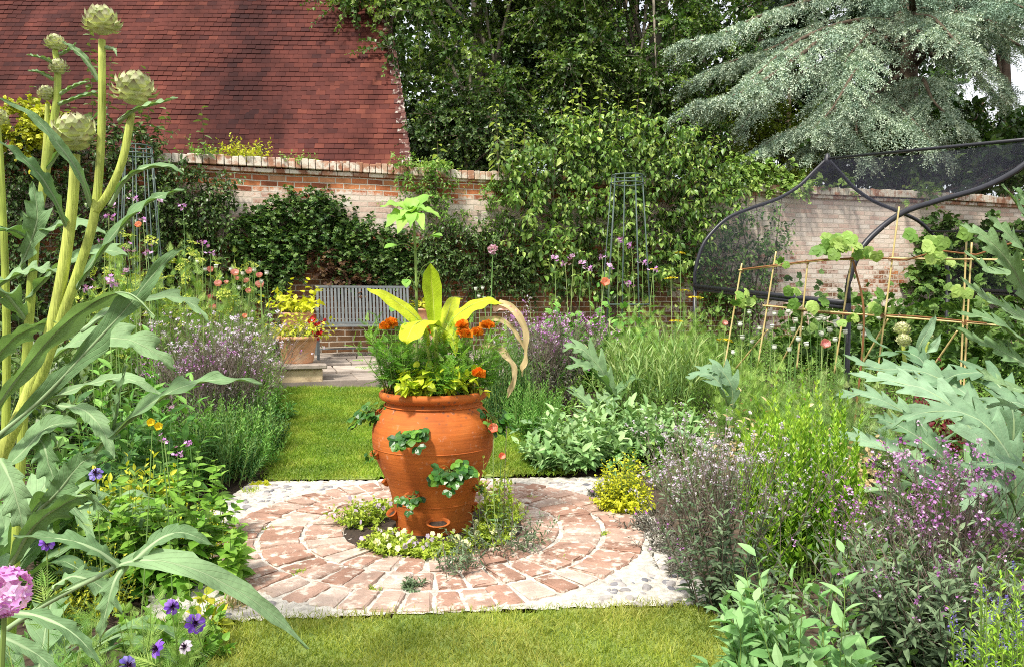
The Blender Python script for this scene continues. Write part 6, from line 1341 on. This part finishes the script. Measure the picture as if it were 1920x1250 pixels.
# love-in-mist
def nigella(px, py, d, lab, pm, r_=.026):
    top = P(px, py, d); b_ = np.array([top[0]+RG.normal(0, .05), d, 0]); t = thing('love_in_a_mist', lab, 'flower', b_, 'violet love-in-a-mist at the lawn edge'); e = top-b_
    g = G(); g.tubes(crom([(0, 0, 0), e*.5+np.array([.01, 0, 0]), e], 8), .0016, 5); g.build('stem', M_stem, t)
    g = G(); n = 10; tt_ = uni(.15, .9, n); th = uni(0, 6.28, n); leaves(g, T_FEA, e*tt_[:, None], np.stack([np.cos(th), np.sin(th), np.full(n, .5)], -1), uni(.05, .09, n)); g.build('foliage', L_fenn, t)
    ax = nrm(np.array([RG.normal(0, .4), -.5, .45]))
    s_ = nrm(np.cross(ax, UP)); f_ = np.cross(s_, ax)
    g = G()
    for k in range(9):
        th = k*2*PI/9+RG.normal(0, .1); v = s_*math.cos(th)+f_*math.sin(th); blade(g, [e, e+v*r_*.55+ax*.003, e+v*r_-ax*.002], r_*.29, ax, 8, fold=.3, a=RG.random(), prof=[(0, .15), (.4, .6), (.7, 1), (.88, .6), (1, .02)])
    g.build('petals', pm, t, True)
    g = G(); n = 34; q = nrm(ax+RG.normal(0, .45, (n, 3))); leaves(g, T_N, np.tile(e, (n, 1)), q, uni(.014, .024, n)); g.build('stamens', P_dark, t)
for px, py, d, lab, pm, r_ in ((322, 1137, 2.2, 'violet love-in-a-mist flower highest of the group at the lawn edge', P_viol, .024), (366, 1168, 2.15, 'deep violet love-in-a-mist with dark stamens closest to the front lawn', P_viol, .030), (296, 1215, 2.0, 'large violet love-in-a-mist flower at the bottom of the picture', P_viol, .026), (348, 1212, 2.05, 'pale violet love-in-a-mist flower below the deep violet one', P_white, .020), (238, 1246, 1.9, 'light blue-violet love-in-a-mist cut by the bottom edge', P_blue, .024), (88, 1018, 2.0, 'purple love-in-a-mist half hidden under the artichoke leaf', P_viol, .02), (180, 888, 2.3, 'blue-violet love-in-a-mist in front of the variegated herbs', P_blue, .022)):
    nigella(px, py, d, lab, pm, r_)
upright('nigella_foliage', 240, 1250, 300, 1075, 110, T_FEA, .06, 14, L_fenn, 'ferny green foliage below the love-in-a-mist at the bottom', lean=.7, ang=55, d=2.1)
upright('nigella_foliage', 110, 1290, 260, 1060, 90, T_FEA, .06, 14, L_tarr, 'ferny foliage in the bottom left corner below the artichoke leaf', lean=.7, ang=55, d=1.8)
# leafy herbs beside the circle
BAL = 'lemon balm and mint stems beside the brick circle'
for px, py0, w_, top, n, lab in ((395, 1110, 150, 880, 20, 'lemon balm with heart-shaped leaves nearest the brick circle'), (325, 1110, 160, 865, 24, 'lemon balm stems just left of those at the circle edge'), (245, 1110, 170, 870, 26, 'lemon balm thicket further left under the big artichoke leaf'), (365, 1020, 170, 835, 26, 'taller mint stems behind the lemon balm')):
    upright('lemon_balm', px, py0, w_, top, n, T_HEART, .082, 13, L_balm, lab, 'plant', BAL, lean=.3, ang=75, opp=True, t0=.15, drp=.25, upw=.9, s1=.55, wd=.85, r=.003, bend=0)
upright('golden_marjoram', 345, 1000, 180, 925, 120, T_OV, .02, 12, L_gold, 'golden marjoram glowing between the balm stems', lean=.8, d=3.55)
upright('golden_marjoram', 165, 1080, 190, 935, 90, T_OV, .022, 12, L_yel, 'yellow marjoram on the left under the artichoke leaves', lean=.8, d=2.9)
upright('variegated_sage', 240, 960, 210, 815, 70, T_OV, .07, 11, L_yel, 'yellow-variegated sage behind the lemon balm', lean=.7, d=3.7, wd=.85)
upright('variegated_sage', 215, 1000, 240, 845, 70, T_OV, .06, 12, L_weed, 'green herb tangle below the variegated sage', lean=.7, d=3.2, wd=.85)
upright('nasturtium', 395, 1120, 60, 1060, 8, T_HEART, .06, 5, L_yel, 'yellowing nasturtium leaves at the corner of the circle', lean=.6, d=2.75, upw=1, ang=70)
upright('low_herb', 330, 1130, 200, 1040, 50, T_HEART, .045, 7, L_balm, 'low green herb below the great artichoke leaf', lean=.7, d=2.55)
upright('dry_tuft', 440, 1140, 60, 1115, 60, T_TH, .05, 4, L_dry, 'small dry grass tuft on the mortar at the left of the circle', lean=.9, d=2.95, wd=1.5)
upright('dry_tuft', 470, 935, 40, 925, 30, T_TH, .05, 4, L_viola, 'tiny weed in the mortar at the far left of the circle', lean=.9, d=4.75, wd=1.5)
upright('dry_tuft', 487, 915, 40, 905, 30, T_OV, .03, 4, L_gold, 'tiny yellow weed at the corner of the back lawn', lean=.9, d=4.93)
# tarragon / hyssop hedge along the lawn
HH = 'hyssop hedge along the left edge of the back lawn'
for px, py0, w_, top, lab, lm in ((395, 905, 190, 745, 'dark feathery hyssop at the front of the lawn-side hedge', L_hyss), (440, 880, 180, 725, 'bright tarragon-green hyssop in the middle of the lawn-side hedge', L_tarr), (350, 880, 190, 725, 'green hyssop at the left of the lawn-side hedge', L_tarr), (478, 850, 120, 725, 'hyssop at the back right of the lawn-side hedge', L_hyss)):
    upright('hyssop_bush', px, py0, w_, top, 150, T_N, .046, 28, lm, lab, 'plant', HH, lean=.45, ang=48, wd=1.8, vary=(.6, 1.05), dep=1)
upright('bergamot', 507, 790, 90, 705, 36, T_LAN, .08, 12, L_tarr, 'small leafy green plant at the corner of the lawn near the plinth', lean=.5, ang=65, wd=1.3)
for px, py, d, lab in ((308, 826, 3.3, 'lilac bergamot flower above the lemon balm'), (356, 828, 3.4, 'grey-purple bergamot head beside the lilac one'), (322, 765, 4.2, 'small lilac head in front of the hyssop hedge'), (333, 850, 3.4, 'tiny mauve bud below the bergamot')):
    stalk('bergamot_flower', 'flower', px, py, d, lab, None, 'flower_head', 'tall_verbena_head', P_lilac, B_cluster, .02, lv=L_balm, T=T_OV, ll=.05)
for k, (px, py) in enumerate(((286, 793), (300, 800))): stalk('yellow_nasturtium', 'flower', px, py, 2.9, ('left of two yellow leaves above the bergamot', 'right of two yellow leaves above the bergamot')[k], None, 'flower', 'yellow_flower_open', P_ach, B_poppy, .018, face=(0, -1, .3), r=.002)
# middle of the left bed
wispy('bronze_verbena', 420, 775, 170, 590, 90, L_verb2, P_white, 'purple-brown haze of verbena in the left bed beside the flowerpot', nfl=260, fs=.016, lean=.5, ll=.05, br=9, d=6.0, dense=1.6)
wispy('bronze_verbena', 370, 790, 100, 620, 40, L_verb2, P_lilac, 'darker verbena at the left of the purple-brown haze', nfl=100, fs=.014, lean=.5, ll=.05, br=8, d=5.7, dense=1.6)
upright('peony_foliage', 270, 760, 260, 560, 60, T_LAN, .15, 12, L_tarr, 'lush pointed green foliage below the fennel on the left', lean=.5, ang=60, d=4.6, wd=1.3)
upright('peony_foliage', 200, 800, 220, 610, 46, T_LAN, .13, 12, L_hyss, 'dark pointed foliage behind the artichoke stems', lean=.5, ang=60, d=4.1, wd=1.3)
upright('seeding_phlox', 470, 765, 130, 575, 90, T_LAN, .045, 24, L_weed, 'tall grey-green stems beside the flowerpot on the plinth', lean=.25, ang=45, d=7.0, vary=(.7, 1.05))
upright('poppy_stand', 460, 740, 150, 540, 80, T_LAN, .05, 18, L_seed, 'green poppy stalks and leaves under the pink blooms', lean=.25, d=7.5, vary=(.7, 1.05))
FN = 'yellow-green fennel in the left bed'
for px, d, w_, top, n, lab in ((315, 6.9, 230, 405, 50, 'fennel with yellow-green umbels in the middle of the left bed'), (235, 6.4, 220, 430, 46, 'fennel at the left behind the artichoke leaves'), (390, 7.3, 200, 425, 44, 'fennel nearest the creeper in the left bed')):
    upright('fennel', px, 0, w_, top, n, T_FEA, .15, 13, L_fenn, lab, 'plant', FN, lean=.25, ang=45, t0=.15, s1=.6, d=d, fl=(n-4, 'umbel', 'fennel_umbel', P_yell, B_umbel, .052, (0, -.25, 1)), vary=(.75, 1.12))
upright('border_foliage', 330, 700, 300, 520, 90, T_LAN, .08, 16, L_weed, 'mixed light green foliage between fennel and verbena', lean=.4, d=6.6)
upright('border_foliage', 180, 700, 330, 470, 80, T_OV, .09, 14, L_ivy, 'dark foliage mass behind the artichokes at the left', lean=.5, d=6.2)
upright('border_foliage', 455, 700, 160, 490, 70, T_OV, .08, 14, L_ivy, 'dark leafy bush at the wall foot behind the pink poppies', lean=.4, d=9.4)
upright('border_foliage', 40, 720, 340, 440, 90, T_OV, .1, 14, L_ivy, 'dark foliage mass at the far left behind the artichokes', lean=.5, d=5.4)
upright('pot_side_plant', 515, 700, 80, 490, 18, T_HEART, .10, 9, L_vine, 'tall pale leafy plant in the corner behind the flowerpots', lean=.25, d=9.7, upw=.8, ang=70, drp=.3)
PK = 'pink poppies in the left bed by the creeper'
for k, (px, py, sz) in enumerate(((441, 516, .05), (468, 512, .045), (487, 520, .04), (488, 538, .055), (462, 530, .04), (410, 536, .045), (425, 532, .03), (395, 508, .04), (395, 560, .035), (400, 580, .045), (466, 548, .035), (445, 525, .03))):
    stalk('pink_poppy', 'flower', px, py, 7.3+RG.uniform(-.3, .3), 'soft pink double poppy on a tall stalk in the drift beside the wall creeper', PK, 'flower', 'pink_poppy', P_pink, B_poppy, sz*.9, face=(0, -.6, .8), r=.003)
for px, py in ((370, 490), (433, 505), (455, 513), (477, 506), (490, 528), (405, 500), (385, 505), (448, 540), (500, 512)):
    stalk('poppy_seed_head', 'seed head', px, py, 7.3, 'grey-white poppy seed head among the pink poppies of the left bed', 'seed heads among the pink poppies', 'seed_pod', 'poppy_pod', M_pod, B_pod, .022, r=.0025)
stalk('coral_poppy', 'flower', 262, 424, 6.0, 'coral flower among the fennel at the left', None, 'flower', 'coral_poppy', P_coral, B_poppy, .030, face=(0, -.8, .5), r=.003)
stalk('coral_poppy', 'flower', 459, 594, 6.6, 'small orange flower at the right of the verbena haze', None, 'flower', 'coral_poppy', P_coral, B_poppy, .025, face=(0, -.8, .5), r=.003)
for px, py, d in ((250, 372, 5.6), (214, 386, 5.6), (204, 405, 5.4), (268, 412, 5.6), (297, 378, 6), (344, 386, 6), (380, 454, 6), (394, 474, 6), (205, 528, 4.6), (197, 452, 5), (240, 470, 5), (277, 474, 5), (212, 532, 4.6), (166, 540, 4.4), (238, 510, 5)):
    stalk('purple_top_verbena', 'flower', px, py, d, 'lilac verbena head on a wiry stem rising through the left fennel', 'tall verbena in the left bed', 'flower_head', 'tall_verbena_head', P_lilac, B_cluster, .032, r=.0022)
# ================================================================== GROUND COVER
def cover(name, lab, poly, n, H, lm, T, ll, avoid=None):
    pl = np.array(poly); x = uni(pl[:, 0].min(), pl[:, 0].max(), n); y = uni(pl[:, 1].min(), pl[:, 1].max(), n); k = inpoly(x, y, poly); x, y = x[k], y[k]
    if avoid: k = ~inpoly(x, y, avoid); x, y = x[k], y[k]
    N = len(x); B = np.stack([x, y, zg(y)], -1); gl, gs = G(), G(); hh = H*uni(.4, 1.1, N)*np.interp(y, [1.5, 4, 8], [.45, .8, 1.4])
    shoots(gl, gs, B, hemi(N, .7, .9), hh, 7, T, ll, ang=60, t0=.2, r=.0022, va=(0, .9)); gl.M = [np.full_like(q, 0) for q in gl.M]
    gs.M = [np.full_like(q, 1) for q in gs.M]; off = gl.n
    gl.L += [q+off for q in gs.L]
    for a in 'VSAUTM': getattr(gl, a).extend(getattr(gs, a))
    o = gl.build(name, [lm, M_stem]); tag(o, lab, 'ground cover', None, 'stuff')
RB = [(.98, 1.5), (1.05, 2.5), (1.1, 3.0), (1.25, 4.2), (.75, 5.2), (.55, 5.7), (.2, 6.6), (-.05, 7.9), (1.3, 8.5), (2.2, 12.0), (7.8, 13.5), (7, 6), (3.5, 2.5), (2, 1.5)]
LB = [(-1.15, 1.4), (-1.25, 2.3), (-1.65, 2.8), (-1.95, 4.0), (-1.78, 5.0), (-2.15, 6.6), (-2.5, 8.0), (-2.75, 9.7), (-5, 10.3), (-8, 9), (-4, 3), (-2.2, 1.4)]
cover('ground_cover', 'low mixed green herbs covering the soil of the right bed', RB, 14000, .24, L_weed, T_OV, .05)
cover('ground_cover', 'low mixed green herbs covering the soil of the left bed', LB, 8000, .24, L_tarr, T_LAN, .06)
# ================================================================== light, sky, camera
w = bpy.data.worlds.new('World'); SC.world = w; w.use_nodes = True; nt = w.node_tree
sky = nt.nodes.new('ShaderNodeTexSky'); sky.sky_type = 'NISHITA'; sky.sun_disc = False
SEL, SAZ = math.radians(56), math.radians(212)   # azimuth measured clockwise from +Y
sky.sun_elevation = SEL; sky.sun_rotation = SAZ; sky.dust_density = 3.0; sky.air_density = 1.0
tcw = nt.nodes.new('ShaderNodeTexCoord')
cl = ramp(nt, noise(nt, 2.2, 7, tcw.outputs['Generated'], .6), [(.34, (.45,)*3), (.58, (.95,)*3)]).outputs[0]
nt.links.new(mixc(nt, cl, sky.outputs[0], (6.2, 6.3, 6.5)), nt.nodes['Background'].inputs[0]); nt.nodes['Background'].inputs[1].default_value = .12
sd = bpy.data.lights.new('sun', 'SUN'); sd.energy = 3.4; sd.angle = math.radians(7.0); sd.color = (1, .95, .86)
so = bpy.data.objects.new('sun', sd); C.objects.link(so)
dirv = Vector((math.sin(SAZ)*math.cos(SEL), math.cos(SAZ)*math.cos(SEL), math.sin(SEL)))
so.rotation_euler = dirv.to_track_quat('Z', 'Y').to_euler(); so.location = (-6, -8, 20)
cd = bpy.data.cameras.new('camera'); cam = bpy.data.objects.new('camera', cd); C.objects.link(cam)
cd.sensor_width = 36; cd.lens = 36*FPX/1920; cam.location = (0, 0, EYE); cam.rotation_euler = (PI/2-TH, 0, 0); cd.clip_start = .02; cd.clip_end = 2000
SC.camera = cam
vs = SC.view_settings; vs.view_transform = 'Standard'; vs.look = 'None'; vs.gamma = 1; vs.exposure = .82; vs.use_curve_mapping = False
SC.render.engine = 'CYCLES'; cy = SC.cycles
cy.max_bounces = 6; cy.diffuse_bounces = 3; cy.glossy_bounces = 2; cy.transmission_bounces = 3; cy.transparent_max_bounces = 10
cy.caustics_reflective = False; cy.caustics_refractive = False; cy.sample_clamp_indirect = 4; cy.use_denoising = False
cy.filter_width = 1.0
